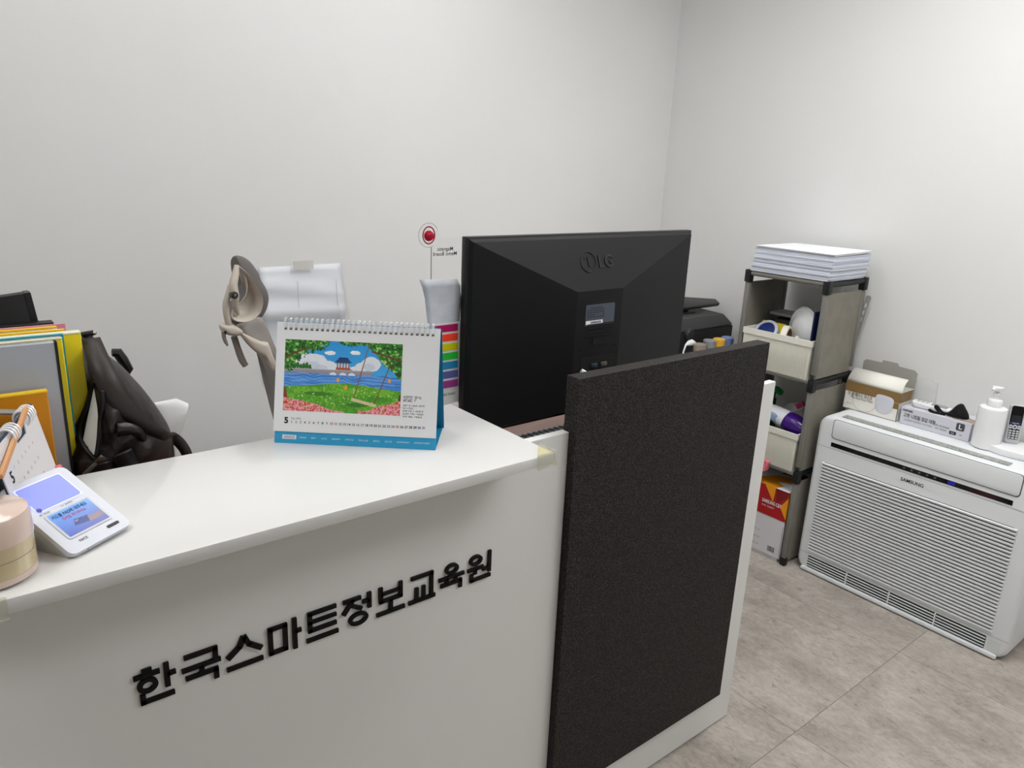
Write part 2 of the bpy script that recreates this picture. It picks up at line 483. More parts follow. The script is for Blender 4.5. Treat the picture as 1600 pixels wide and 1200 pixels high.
for k, S in enumerate(SYL):
    mb = MB(frame((LX0+pit*k, YF, LZ), (1, 0, 0), (0, 0, 1)))
    for st in S:
        if st[0] == 'ring':
            _, cx, cy, rx, ry, w = st; n = 28; vs = []; fs = []
            for h in (0., .0042):
                for rr in (0, 1):
                    for i in range(n):
                        a = 2*math.pi*i/n; vs.append(((cx+(rx-w*rr)*math.cos(a))*LH, (cy+(ry-w*rr*.95)*math.sin(a))*LH, h))
            for i in range(n):
                j = (i+1) % n
                fs += [(i, j, n+j, n+i), (2*n+i, 2*n+j, 3*n+j, 3*n+i), (i, j, 2*n+j, 2*n+i), (n+i, n+j, 3*n+j, 3*n+i)]
            mb.add(vs, fs)
        else:
            mb.prism([(x*LH, y*LH) for x, y in st], 0, .0042)
    o = mb.build('letter', m_letter, desk); o.parent = fp

# clear corner guards
m_guard = mat('clear_rubber', '#e6e4d2', rough=.12, trans=.5, ior=1.3, alpha=.34)
m_glue = mat('yellowed_glue', '#e9dfa8', rough=.5)
def guard(x0, x1, sgn, label):
    t = thing('corner_guard', label, 'corner guard', ((x0+x1)/2, .852, ZS-.02), 'clear corner guards on the counter top')
    g = MB()
    g.box(x0, x1, .8475, .8515, ZS-.0215, ZS+.0035)
    if sgn > 0: g.box(x1-.004, x1, .852, .895, ZS-.0215, ZS+.0035)
    else: g.box(x0, x0+.004, .852, .895, ZS-.0215, ZS+.0035)
    P = [(x0, .852), (x1-.0045, .852), (x1-.0045, .893)] if sgn > 0 else [(x0+.0045, .852), (x1, .852), (x0+.0045, .893)]
    g.prism(P, ZS+.0004, ZS+.003)
    g.build('shell', m_guard, t)
    MB().prism([(q[0]*.9+(x0+x1)/2*.1, q[1]*.92+.868*.08) for q in P], ZS+.0001, ZS+.0003).build('adhesive_pad', m_glue, t, label='yellowed adhesive pad')
guard(.752, .7935, 1, 'yellowed clear corner guard on the counter corner beside the dark panel')
guard(-.0265, .027, -1, 'clear rubber corner guard on the counter edge below the cream jar')

# ------------------------------------------------------------------ monitor
MY = 1.24
mx0, mx1, mz0, mz1 = .878, 1.581, .872, 1.300
mon = thing('computer_monitor', 'large black monitor seen from behind on the inner worktop', 'monitor', (1.22, 1.27, .73))
m_mon = mat('monitor_shell', '#111214', rough=.55, spec=.3, bump=.06, bscale=900)
m_monf = mat('monitor_edge', '#0c0c0d', rough=.4)
MB().box(mx0, mx1, MY+.002, MY+.022, mz0, mz1).build('bezel', m_monf, mon, bevel=.002)
MB().box(mx0+.008, mx1-.008, MY+.0222, MY+.0228, mz0+.018, mz1-.008).build('screen', mat('screen_glass', '#050506', rough=.15), mon)
p0, p1 = at(903, 456, 1.19), at(974, 450, 1.19)
px0, px1, pz1, pz0, PY = p0.x, p1.x, (p0.z+p1.z)/2, .905, 1.19
sh = MB()
e = .004
A = [(mx0+e, MY+.002, mz0+e), (mx1-e, MY+.002, mz0+e), (mx1-e, MY+.002, mz1-e), (mx0+e, MY+.002, mz1-e)]
A2 = [(mx0+.01, MY-.006, mz0+.01), (mx1-.01, MY-.006, mz0+.01), (mx1-.01, MY-.006, mz1-.01), (mx0+.01, MY-.006, mz1-.01)]
B = [(px0, PY, pz0), (px1, PY, pz0), (px1, PY, pz1), (px0, PY, pz1)]
sh.hexa(A, A2)
sh.v = sh.v; sh.f = [f for f in sh.f if f != (4, 5, 6, 7)]
k = len(sh.v); sh.add(B, [(0, 1, 2, 3)])
for i in range(4): sh.f.append((4+i, 4+(i+1) % 4, k+(i+1) % 4, k+i))
sh.build('back_shell', m_mon, mon)
# recess with ports
rz = at(905, 560, PY).z; rx0, rx1 = at(907, 565, PY).x, at(963, 555, PY).x
m_void = mat('deep_black', '#020202', rough=.8)
MB().box(rx0, rx1, PY-.0008, PY-.0002, rz-.07, rz).build('port_recess', m_void, mon)
for zx, col in ((.35, '#3b4a5c'), (.62, '#6b6a62')):
    x = rx0+(rx1-rx0)*zx
    MB().box(x-.009, x+.009, PY-.006, PY-.001, rz-.026, rz-.017).build('port', mat('port'+col, col, rough=.4, metal=.5), mon, bevel=.001)
c0 = at(908, 579, PY-.01)
MB().tube([c0, c0+Vector((.006, -.004, -.004)), c0+Vector((.02, .0, -.03)), c0+Vector((.03, .008, -.14)), c0+Vector((.03, .012, -.25)), (c0.x+.03, 1.215, .735)], [.005, .006, .004, .0035, .0035, .0035], 8).build('video_cable', m_plw, mon, smooth=True, label='white cable plug')
for q in ((911, 469), (965.5, 463), (908, 547), (962, 539)):
    c = at(*q, PY)
    MB(frame((c.x, PY-.0012, c.z), (1, 0, 0), (0, 0, 1))).lathe([(.0022, -.0008), (.0022, .0004)], 10).build('screw_hole', m_void, mon)
s0, s1 = at(916, 477, PY), at(958.5, 504, PY)
st = MB().add([(s0.x, PY-.0006, s0.z), (s1.x-.003, PY-.0006, s0.z), (s1.x, PY-.0006, s0.z-.004), (s1.x, PY-.0006, s1.z), (s0.x, PY-.0006, s1.z)], [(0, 1, 2, 3, 4)]).build('rating_sticker', mat('sticker', '#4b525e', rough=.5), mon, label='grey rating sticker with small print')
w = s1.x-s0.x; h = s0.z-s1.z; MF = frame((s0.x, PY-.0009, s1.z), (1, 0, 0), (0, 0, 1))
o = flat(mon, [[(.02*w, .06*h), (.6*w, .06*h), (.6*w, .24*h), (.02*w, .24*h)]], MF, m_paper, 'barcode_label'); o.parent = st
q = []; random.seed(3)
for i in range(24):
    x = .18+i*.015; q.append([(x*w, .1*h), ((x+.007*random.choice((1, 1.6)))*w, .1*h), ((x+.007)*w, .2*h), (x*w, .2*h)])
for r_ in range(5):
    for i in range(7):
        if random.random() < .25: continue
        x = .06+i*.085; q.append([(x*w, (.38+r_*.11)*h), ((x+.06)*w, (.38+r_*.11)*h), ((x+.06)*w, (.42+r_*.11)*h), (x*w, (.42+r_*.11)*h)])
MF2 = frame((s0.x, PY-.0011, s1.z), (1, 0, 0), (0, 0, 1))
o = flat(mon, q, MF2, m_ink, 'fine_print'); o.parent = st
g0, g1 = at(917, 508, PY), at(957, 521, PY)
for i in range(4):
    z = g0.z-(g0.z-g1.z)*i/3
    MB().box(g0.x, g1.x, PY-.0012, PY, z-.001, z+.001).build('vent_rib', m_mon, mon)
l0, l1 = at(926, 528, PY), at(947, 536, PY)
MB().box(l0.x, l1.x, PY-.001, PY, l1.z, l0.z).build('latch', m_void, mon)
# maker's logo raised on the sloping top face
tO = Vector(((mx0+mx1)/2, MY-.006, mz1-.01)); tV = Vector((0, MY-.006-PY, mz1-.01-pz1)).normalized()
N_ = Vector((1, 0, 0)).cross(tV)
def onslope(x, y, off=.0009):
    d = ray(x, y); t = (tO-EYE).dot(N_)/d.dot(N_); return EYE+d*t+N_*off
m_logo = mat('logo_emboss', '#0e0e0f', rough=.3)
cR = onslope(919, 409.5); MFl = frame(cR, (1, 0, 0), tV)
ri = MB(MFl); ri.tube([(.0235*math.cos(a*math.pi/18), .0235*math.sin(a*math.pi/18), 0) for a in range(36)], .0011, 6, closed=True)
ri.box(-.0012, .0002, -.010, .012, -.0008, .0012); ri.box(-.0012, .008, -.010, -.0085, -.0008, .0012)
ri.lathe([(.002, 0), (.002, .0012)], 10, Matrix.Translation((-.009, .008, 0)))
ri.build('logo_ring', m_logo, mon)
text(mon, 'LG', .040, m_logo, frame(onslope(946, 409), (1, 0, 0), tV), 'logo_letters', ext=.0012, bold=.0006)
# stand
MB().box(1.19, 1.25, 1.205, 1.2455, .78, .95).build('stand_neck', m_monf, mon, bevel=.004)
MB().prism(rrect(1.10, 1.34, 1.10, 1.28, .03), .7305, .742).build('stand_base', m_monf, mon, bevel=.002)
MB().box(1.19, 1.25, 1.215, 1.24, .742, .80).build('stand_neck', m_monf, mon)

# ------------------------------------------------------------------ clear memo board on the monitor edge
memo = thing('memo_board', 'clear acrylic memo board fixed to the left edge of the monitor', 'memo board', (.85, 1.27, .94))
BY = 1.268
m_acr = mat('clear_acrylic', '#f4f5f2', rough=.02, trans=1., ior=1.12, spec=.3, alpha=.28)
def XZ(x, y, Y=BY): p = at(x, y, Y); return (p.x, p.z)
cx, cz = XZ(669.5, 367.5); rr = .0235
poly = [(mx0+.03, XZ(719, 633)[1])]
xl = XZ(673, 500)[0]; zt = XZ(700, 371)[1]
poly += [(mx0+.03, zt), (cx+rr*.97, zt)]
for a in range(-5, 260, 14): poly.append((cx+rr*math.cos(math.radians(a+10)), cz+rr*math.sin(math.radians(a+10))))
poly += [(xl-.004, cz-rr*.97), (xl, XZ(719, 633)[1])]
MB(frame((0, BY, 0), (1, 0, 0), (0, 0, 1))).prism(poly, -.001, .001).build('plate', m_acr, memo)
MB().tube([(xl-.001, BY-.001, cz-rr), (xl, BY-.001, XZ(719, 633)[1])], .0009, 6).build('plate_edge', m_inkg, memo, smooth=True)
MB(frame((cx, BY, cz), (1, 0, 0), (0, 0, 1))).tube([(rr*math.cos(a*math.pi/20), rr*math.sin(a*math.pi/20), .001) for a in range(4, 34)], .0004, 5).build('plate_rim', m_inkg, memo)
m_red = mat('red_magnet', '#b4002e', rough=.25); m_pink = mat('pink_ring', '#a01846', rough=.3)
rg = MB(frame((cx, BY, cz), (1, 0, 0), (0, 0, 1))).tube([(.0135*math.cos(a*math.pi/18), .0165*math.sin(a*math.pi/18), .0015) for a in range(36)], .0014, 6, closed=True).build('magnet_ring', m_pink, memo, smooth=True)
MB(frame((cx-.0005, BY-.0012, cz-.001), (1, 0, 0), (0, 0, 1))).lathe([(.0105, 0), (.0105, .002), (.009, .006), (.006, .0065), (.005, .009), (.001, .0095)], 20).build('magnet', m_red, memo, smooth=True)
tM = Matrix(((-1, 0, 0, 0), (0, 0, 1, BY-.0014), (0, 1, 0, 0), (0, 0, 0, 1)))
for s, q in (('Magnetic', (695, 389)), ('Memo Board', (695, 396.5))):
    x, z = XZ(*q); Mx = tM.copy(); Mx[0][3] = x; Mx[2][3] = z
    text(memo, s, .0108, m_ink, Mx, 'mirrored_lettering', bold=.00015)
# memo sheet, curling at the top
PYm = BY-.0025
pts = [(655, 437), (660, 450), (664, 468), (666, 490), (668, 505)]; ptr = [(714, 436), (719, 446), (720, 468), (719, 490), (718, 505)]
vs = []; fs = []
for i, (l, r_) in enumerate(zip(pts, ptr)):
    for j in range(7):
        t = j/6; p = at(l[0]*(1-t)+r_[0]*t, l[1]*(1-t)+r_[1]*t, PYm-.012*(1-i/4)**2); vs.append(p)
for i in range(4):
    for j in range(6): fs.append((i*7+j, i*7+j+1, (i+1)*7+j+1, (i+1)*7+j))
fl = [(vs[28+j].x, PYm, .965) for j in range(7)]; vs += [Vector(q) for q in fl]
for j in range(6): fs.append((28+j, 29+j, 36+j, 35+j))
ms = MB().add(vs, fs).build('memo_sheet', mat('memo_paper', '#cdd0d8', rough=.7, col2='#d6d9e0', nscale=40), None, org=(.86, PYm, .965), smooth=True)
sm = ms.modifiers.new('thickness', 'SOLIDIFY'); sm.thickness = .0003
tag(ms, 'white ruled memo sheet curling on the clear memo board', 'paper')
# index tabs
tabs = thing('index_tab_pad', 'set of seven rainbow index tabs stuck on the memo board', 'index tabs', (.86, BY-.004, .95))
c0, c1 = at(683, 506, BY-.004), at(720, 607, BY-.004)
MB().box(c0.x-.012, at(718.5, 607, BY-.004).x, BY-.0052, BY-.0045, at(700, 629, BY).z, at(700, 503, BY).z).build('backing_card', mat('tab_card', '#e4e4e0', rough=.35), tabs)
for k, (cl, yy) in enumerate(zip(('#b0185c', '#ff4a28', '#d8cf10', '#2fbf3c', '#2a87b8', '#5f62a4', '#a2418f'), (511, 525.5, 540, 554.5, 568.5, 583, 597.5))):
    a = at(715.5, yy-5.5, BY-.006); b_ = at(715.5, yy+5.5, BY-.006); xL = c0.x-.008
    MB().box(xL, a.x, BY-.0062, BY-.0054, b_.z, a.z).build('index_tab', mat('tab%d' % k, cl, rough=.35), tabs)
greek(tabs, [8], .0055, m_ink, frame((at(700, 616, BY-.006).x, BY-.0054, at(700, 616, BY-.006).z), (1, 0, 0), (0, 0, 1)), 'code_print')

# ------------------------------------------------------------------ keyboard
kb = thing('keyboard', 'black keyboard lying on the brown worktop behind the monitor', 'keyboard', (1.34, 1.36, .7305))
m_key = mat('key_cap', '#23262c', rough=.3)
kx0, kx1, ky0, ky1 = 1.12, 1.555, 1.318, 1.450
MB().box(kx0, kx1, ky0, ky1, .7305, .744).build('case', m_black, kb, bevel=.003)
ksrc = MB().hexa([(-.008, -.008, 0), (.008, -.008, 0), (.008, .008, 0), (-.008, .008, 0)], [(-.0062, -.006, .009), (.0062, -.006, .009), (.0062, .007, .009), (-.0062, .007, .009)]).build('key', m_key, None, bevel=.001, seg=1)
first = True
for r_ in range(6):
    for cI in range(22):
        if cI in (15, 19) and r_ in (0, 4): continue
        L_ = Vector((kx0+.02+cI*.0188, ky1-.018-r_*.0195, .7445))-ROOT[kb.name]
        if first: ksrc.parent = kb; ksrc.location = L_; first = False
        else: inst(ksrc, kb, L_)

# ------------------------------------------------------------------ floor-standing air conditioner
AX, AY0, AY1, AZ = 2.509, .575, 1.305, .622
ac = thing('air_conditioner', 'white floor-standing air conditioner with a ribbed front against the right wall', 'air conditioner', (2.63, .94, 0))
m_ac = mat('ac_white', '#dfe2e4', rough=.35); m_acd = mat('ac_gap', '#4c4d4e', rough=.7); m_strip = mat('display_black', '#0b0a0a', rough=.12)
FX = frame((AX, 0, 0), (0, -1, 0), (0, 0, 1))          # a = -Y, b = Z, c = -X (towards the room)
MB(frame((AX+.02, 0, 0), (0, -1, 0), (0, 0, 1))).prism(rrect(-AY1, -AY0, .002, AZ, .045, 8), -.235, .02).build('body', m_ac, ac, bevel=.016, seg=4)
def plate(name, y0, y1, z0, z1, r, h, m, parent=ac, h0=0., bevel=0., label=None):
    return MB(FX).prism(rrect(-y1, -y0, z0, z1, r), h0, h).build(name, m, parent, bevel=bevel, label=label)
plate('flap_seam', .645, 1.250, .5435, .6165, .012, .0006, m_acd)
plate('louver_flap', .6475, 1.2475, .546, .6150, .011, .003, m_ac, bevel=.0012)
plate('panel_seam', .578, 1.302, .5045, .5058, .0004, .0006, mat('seam_grey', '#9a9c9e', rough=.6))
ds = plate('display_strip', .659, 1.246, .513, .5285, .001, .0012, m_strip, label='black display strip')
for y, cl, wd_ in ((.835, '#17147a', .011), ):
    plate('indicator', y-wd_, y+wd_, .516, .5265, .001, .0016, mat('ind'+cl, cl, rough=.3, emit=.5, ecol='#2018a0'), ds)
for y in (.985, .96, .935, .91, .885): plate('icon', y-.004, y+.004, .518, .5245, .0015, .0016, mat('icon_grey', '#5b5854', rough=.5), ds)
plate('sensor_window', .70, .775, .5145, .5275, .001, .0015, mat('sensor_red', '#2e0a0d', rough=.15), ds)
text(ac, 'SAMSUNG', .0165, m_ink, frame((AX-.0008, .951, .480), (0, -1, 0), (0, 0, 1)), 'logo_lettering', bold=.0003, sx=1.0)
plate('grille_gap_shade', .632, 1.264, .083, .447, .012, .0006, m_acd)  # no recess here: flat plate coloured dark as the shade between slats
n = 29; pz = (.441-.089)/(n-1)
src = None
for i in range(n):
    z = .089+pz*i
    if src is None:
        src = MB(FX).add([(-1.268, -.0042, .0), (-.628, -.0042, .0), (-.632, -.0030, .006), (-1.264, -.0030, .006), (-1.264, .0020, .007), (-.632, .0020, .007), (-.628, .0042, .0), (-1.268, .0042, .0)],
                         [(0, 1, 2, 3), (3, 2, 5, 4), (4, 5, 6, 7), (0, 3, 4, 7), (1, 6, 5, 2), (0, 7, 6, 1)]).build('grille_slat', m_ac, ac)
        src.location = (0, 0, z)
    else: inst(src, ac, (0, 0, z), name='grille_slat')
plate('lower_seam', .578, 1.302, .0735, .0745, .0004, .0006, MATS['seam_grey'])
plate('intake_back', .640, 1.260, .020, .066, .004, .0006, mat('intake_dark', '#242526', rough=.8))
for i in range(4): plate('intake_slat', .641, 1.259, .0255+i*.0105, .0285+i*.0105, .001, .004, m_ac)
for y in (.795, .95, 1.105): plate('intake_divider', y-.0018, y+.0018, .020, .066, .0008, .0055, m_ac)
plate('bottom_lip', .60, 1.28, .004, .019, .006, .010, m_ac, bevel=.003)
plate('energy_sticker', .598, .634, .022, .064, .003, .0009, mat('clear_label', '#cfd2d2', rough=.3))
# translucent strip lying on the top edge
stp = MB().box(2.533, 2.567, .700, 1.235, AZ+.0003, AZ+.0035).build('plastic_strip', mat('clear_strip', '#b9bab6', rough=.3, col2='#8e8f8b', nscale=160, alpha=.8), None, org=(2.55, .97, AZ+.0003), bevel=.0008)
tag(stp, 'long translucent grey plastic strip lying along the top edge of the air conditioner', 'strip')

# ---- mask box on the air conditioner
ZA = AZ+.0006
FM = frame((2.655, 1.300, ZA), (0, -1, 0), (0, 0, 1))   # a along the box front, b up, c towards the room
mk = thing('mask_box', 'white and gold face mask carton with open lid on the air conditioner', 'box', (2.70, 1.2, ZA))
m_card = mat('white_card', '#e6e4dc', rough=.55); m_gold = mat('gold_print', '#856a3f', rough=.5); m_cin = mat('carton_inside', '#a5a39a', rough=.7)
bw, bh, bd = .198, .104, .105
MB(FM).box(0, bw, 0, bh, -.0015, 0).build('front', m_card, mk)
MB(FM).box(0, bw, 0, bh, -bd, -bd+.0015).build('back', m_card, mk)
MB(FM).box(0, .0015, 0, bh, -bd, 0).build('side', m_card, mk)
MB(FM).box(bw-.0015, bw, 0, bh, -bd, 0).build('side', m_card, mk)
MB(FM).box(0, bw, 0, .0015, -bd, 0).build('bottom', m_card, mk)
# curved front flap and raised lid at the back
vs = []; fs = []
prof = [(bh, 0), (bh+.012, -.004), (bh+.025, -.012), (bh+.036, -.024), (bh+.045, -.040)]
for b_, c_ in prof: vs += [(0+.004*(b_-bh)*20, b_, c_), (bw-.004*(b_-bh)*20+.004, b_, c_)]
for i in range(4): fs.append((2*i, 2*i+1, 2*i+3, 2*i+2))
o = MB(FM).add(vs, fs).build('front_flap', m_card, mk, smooth=True); sm = o.modifiers.new('thickness', 'SOLIDIFY'); sm.thickness = .0008
MB(FM).add([(.0, bh, -bd+.001), (bw, bh, -bd+.001), (bw+.002, bh+.058, -bd+.004), (bw-.01, bh+.068, -bd+.004), (.66*bw, bh+.070, -bd+.004), (.64*bw, bh+.080, -bd+.004), (.36*bw, bh+.080, -bd+.004), (.34*bw, bh+.070, -bd+.004), (.01, bh+.07, -bd+.004), (0, bh+.06, -bd+.004)], [tuple(range(10))]).build('lid', m_cin, mk, label='raised grey inside of the lid')
random.seed(5)
Fp = frame((0, 0, 0), (1, 0, 0), (0, 1, 0))
pl = Pillow([(bw*.62+.06*math.cos(a*.35), -.05+.032*math.sin(a*.35)) for a in range(18)], .042, .012, FM @ frame((0, bh-.025, 0), (1, 0, 0), (0, 0, 1)), wr=.006, wf=140)
o = pl.mesh(MB(), 7).build('mask_bundle', m_paper, mk, smooth=True, label='white folded masks in the carton')
FMp = FM @ Matrix.Translation((0, 0, .0006))
flat(mk, [[(0, .067), (bw, .067), (bw, bh), (0, bh)]], FMp, m_gold, 'gold_band')
fs2 = FM @ frame((bw+.0006, 0, 0), (0, 0, -1), (0, 1, 0))
flat(mk, [[(0, .067), (bd, .067), (bd, bh), (0, bh)]], fs2, m_gold, 'gold_band')
flat(mk, [[(.176, .045), (bw, .045), (bw, .066), (.176, .066)]], FM @ Matrix.Translation((0, 0, .0007)), m_gold, 'gold_band')
text(mk, '더 원 페이스 마스크', .0165, m_ink, FM @ frame((.058, .058, .0012), (1, 0, 0), (0, 1, 0)), 'title_print', bold=.0002, sx=.68)
text(mk, 'The One Face Mask', .0115, m_ink, FM @ frame((.066, .047, .0012), (1, 0, 0), (0, 1, 0)), 'title_print', sx=.9)
greek(mk, [4, 2], .004, m_inkg, FM @ frame((.022, .022, .0012), (1, 0, 0), (0, 1, 0)))
ci = MB(FM @ Matrix.Translation((.077, .047, .001))); ci.tube([(.044*math.cos(a*math.pi/24), .044*math.sin(a*math.pi/24), 0) for a in range(48)], .0004, 4, closed=True); ci.build('circle_print', mat('circle_ink', '#9a8a6a', rough=.6), mk)
msk = Pillow(smoothpoly([(.118, .08), (.15, .083), (.178, .076), (.18, .05), (.172, .024), (.15, .014), (.126, .022), (.116, .05)], 3), .0022, .0005, FM @ Matrix.Translation((0, 0, .0012)))
msk.mesh(MB(), 4).build('mask_picture', mat('mask_print', '#cfd0d8', rough=.6), mk, smooth=True)

# ---- glove box, remote, black mask, beige strap
FG = frame((2.655, 1.090, ZA), (0, -1, 0), (0, 0, 1))
gb = thing('glove_box', 'white nitrile glove carton with grey L badge beside the mask carton', 'box', (2.70, .98, ZA))
gw, gh, gd = .228, .062, .11
m_glv = mat('glove_card', '#cdcdd6', rough=.5)
MB(FG).box(0, gw, 0, gh, -gd, 0).build('carton', m_glv, gb, bevel=.0012, seg=1)
FGp = lambda x, y, z=.0008: FG @ frame((x, y, z), (1, 0, 0), (0, 1, 0))
text(gb, 'comet', .013, m_ink, FGp(.022, .052), 'brand_print', bold=.0003)
text(gb, '고멧 니트릴 장갑 대형', .0165, m_ink, FGp(.064, .033), 'title_print', bold=.0002, sx=.72)
text(gb, 'COMET NITRILE GLOVES', .0085, m_inkg, FGp(.062, .018), 'small_print')
greek(gb, [2, 6], .0062, m_inkg, FGp(.141, .029)); greek(gb, [2, 4], .0062, m_inkg, FGp(.138, .018), seed=2)
MB(FGp(0, 0, .0002)).prism(rrect(.183, .209, .030, .056, .005), 0, .0006).build('size_badge', mat('badge_grey', '#4a4a50', rough=.5), gb)
text(gb, 'L', .022, m_paper, FGp(.196, .0428, .0014), 'size_letter', bold=.0004)
MB(FGp(0, 0, .0002)).box(.166, .187, .011, .022, 0, .0006).build('badge', m_ink, gb)
greek(gb, [3], .0045, m_paper, FGp(.1765, .0165, .0014), 'badge_print')
greek(gb, [2], .0045, m_ink, FGp(.202, .0165, .0010), 'badge_print')
ZG = ZA+gh
FR = frame((2.700, 1.075, ZG+.0005), (.10, -1, 0), (1, .10, 0))
rm = thing('remote_control', 'white remote control lying on the glove carton', 'remote', (2.70, 1.03, ZG))
MB(FR @ frame((0, -.024, .004), (1, 0, 0), (0, 1, 0))).hexa([(.012, 0, -.004), (.118, .002, -.004), (.118, .044, -.004), (.012, .046, -.004)], [(0, 0, .018), (.125, .0, .012), (.125, .046, .012), (0, .046, .018)]).build('case', m_plw, rm, bevel=.006, seg=3)
sl = Vector((.125, 0, -.006)).normalized()
FRt = FR @ frame((0, -.024, .0225), sl, (0, 1, 0))
MB(FRt).box(.062, .112, .007, .039, 0, .0008).build('display', mat('lcd_grey', '#8f9290', rough=.2), rm)
for i in range(3):
    for j in range(2): MB(FRt).box(.014+i*.014, .023+i*.014, .010+j*.016, .019+j*.016, 0, .0012).build('button', mat('button_grey', '#c6c7c6', rough=.4), rm, bevel=.0005, seg=1)
m_cloth = mat('black_cloth', '#08080a', rough=.9)
bmk = thing('black_mask', 'crumpled black fabric mask lying on the glove carton', 'mask', (2.69, .93, ZG))
Fk = frame((2.690, .925, ZG+.014), (0, -1, 0), (0, 0, 1))
Pillow(smoothpoly([(-.030, -.012), (-.018, .008), (-.004, .030), (.010, .036), (.024, .020), (.036, .002), (.034, -.013), (.0, -.014)], 4), .026, .022, Fk, wr=.003, wf=110).mesh(MB(), 7).build('body', m_cloth, bmk, smooth=True)
MB(Fk).tube(smoothpoly([(-.022, -.006, .012), (-.040, -.004, .018), (-.058, .012, .02), (-.064, .008, .02), (-.05, -.008, .02), (-.075, -.010, .02), (-.080, -.006, .018), (-.06, -.012, .018), (-.03, -.012, .014)], 5, False), .0045, 7, flat=.6).build('ear_loop', m_cloth, bmk, smooth=True)
bst = thing('beige_strap', 'beige strip of cloth under the black mask on the glove carton', 'strap', (2.69, .88, ZG))
MB().add([(2.675, .935, ZG+.001), (2.71, .925, ZG+.001), (2.672, .90, ZG+.004), (2.707, .89, ZG+.004), (2.668, .866, ZG+.0018), (2.70, .86, ZG+.0018)], [(0, 1, 3, 2), (2, 3, 5, 4)]).build('strip', mat('beige_cloth', '#b9a593', rough=.8), bst, smooth=True).modifiers.new('thickness', 'SOLIDIFY').thickness = .002

# ---- white pump bottle
pb = thing('pump_bottle', 'white cylindrical pump bottle standing in front of the cordless phone', 'bottle', (2.64, .80, ZA))
m_bot = mat('bottle_white', '#ecedee', rough=.12)
FB = frame((2.655, .812, ZA), (1, 0, 0), (0, 1, 0))
r_ = .0415
MB(FB).lathe([(r_-.006, 0), (r_-.001, .003), (r_, .008), (r_, .128), (r_-.002, .136), (r_-.008, .140), (.012, .1405)], 32).build('body', m_bot, pb, smooth=True)
MB(FB).lathe([(.021, .1405), (.022, .143), (.022, .158), (.0195, .163), (.008, .1635)], 24).build('collar', m_bot, pb, smooth=True)
MB(FB).lathe([(.0075, .1635), (.007, .176), (.0115, .180), (.0115, .183), (.007, .184), (.0065, .190)], 18).build('stem', m_bot, pb, smooth=True)
hd = MB(FB); hd.lathe([(.006, .190), (.014, .192), (.0165, .197), (.016, .204), (.004, .2055)], 20)
hd.tube([(0, 0, .199), (-.010, .004, .200), (-.021, .009, .196)], [.007, .006, .005], 8)
hd.build('pump_head', m_bot, pb, smooth=True)

# ---- cordless phone on its cradle
ph = thing('cordless_phone', 'silver cordless phone handset standing upright in the white cradle', 'phone', (2.70, .72, ZA+.02))
cr = thing('phone_cradle', 'white oval phone cradle on the air conditioner top', 'cradle', (2.68, .72, ZA))
pp = smoothpoly([(2.612, .73), (2.625, .79), (2.67, .815), (2.73, .80), (2.755, .74), (2.735, .67), (2.68, .645), (2.63, .67)], 4)
MB().prism([(q.x, q.y) for q in [Vector((*p, 0)) for p in [(p.x, p.y) for p in pp]]], ZA, ZA+.022).build('base', m_plw, cr, bevel=.004, seg=2)
Fh = frame((2.686, .770, ZA+.0195), (.5, -.86, 0), (-.1, .40, 1)) @ Matrix.Diagonal((.84, .86, 1, 1))
hs = Fh
MB(hs).prism(rrect(0, .048, 0.004, .150, .010), -.024, 0).build('body', mat('phone_silver', '#bfc1c4', rough=.3), ph, bevel=.004)
MB(hs).prism(rrect(.0035, .0445, .070, .1475, .008), 0.0001, .0012).build('front', mat('phone_black', '#0b0b0d', rough=.12), ph)
MB(hs).box(.008, .040, .086, .112, .0013, .0016).build('screen', mat('phone_lcd', '#2b2b30', rough=.15), ph)
MB(hs).box(.006, .042, .079, .085, .0013, .0016).build('softkey_band', mat('phone_blue', '#39417a', rough=.3), ph)
greek(ph, [3, 2], .004, m_paper, hs @ frame((.024, .082, .0021), (1, 0, 0), (0, 1, 0)), 'screen_print')
MB(hs).prism(rrect(.006, .042, .020, .0785, .003), .0001, .0008).build('keypad', mat('keypad_dark', '#2a2a2e', rough=.4), ph)
mks = mat('key_silver', '#c9cacd', rough=.3)
MB(hs).lathe([(.0085, .0008), (.0085, .0022)], 20, Matrix.Translation((.024, .068, 0))).build('nav_key', mks, ph)
MB(hs).lathe([(.0035, .0022), (.0035, .003)], 14, Matrix.Translation((.024, .068, 0))).build('nav_key', m_black, ph)
for sx in (.0105, .0375):
    for sy in (.064, .0725): MB(hs).box(sx-.004, sx+.004, sy-.003, sy+.003, .0008, .0020).build('key', mks, ph)
for i in range(3):
    for j in range(4):
        MB(hs).box(.0075+i*.012, .0165+i*.012, .0225+j*.009, .0285+j*.009, .0008, .0020).build('key', mks, ph, bevel=.0004, seg=1)

# ---- clear cup against the wall
cup = thing('plastic_cup', 'clear plastic cup against the wall behind the remote control', 'cup', (2.735, 1.10, ZA))
MB(frame((2.732, 1.055, ZG+.0), (1, 0, 0), (0, 1, 0))).lathe([(.040, -.0619), (.041, .0), (.036, .085), (.018, .088), (.018, .094), (.001, .095)], 24).build('wall', mat('clear_plastic', '#eef0f0', rough=.1, trans=.9, ior=1.1, alpha=.25), cup, smooth=True)

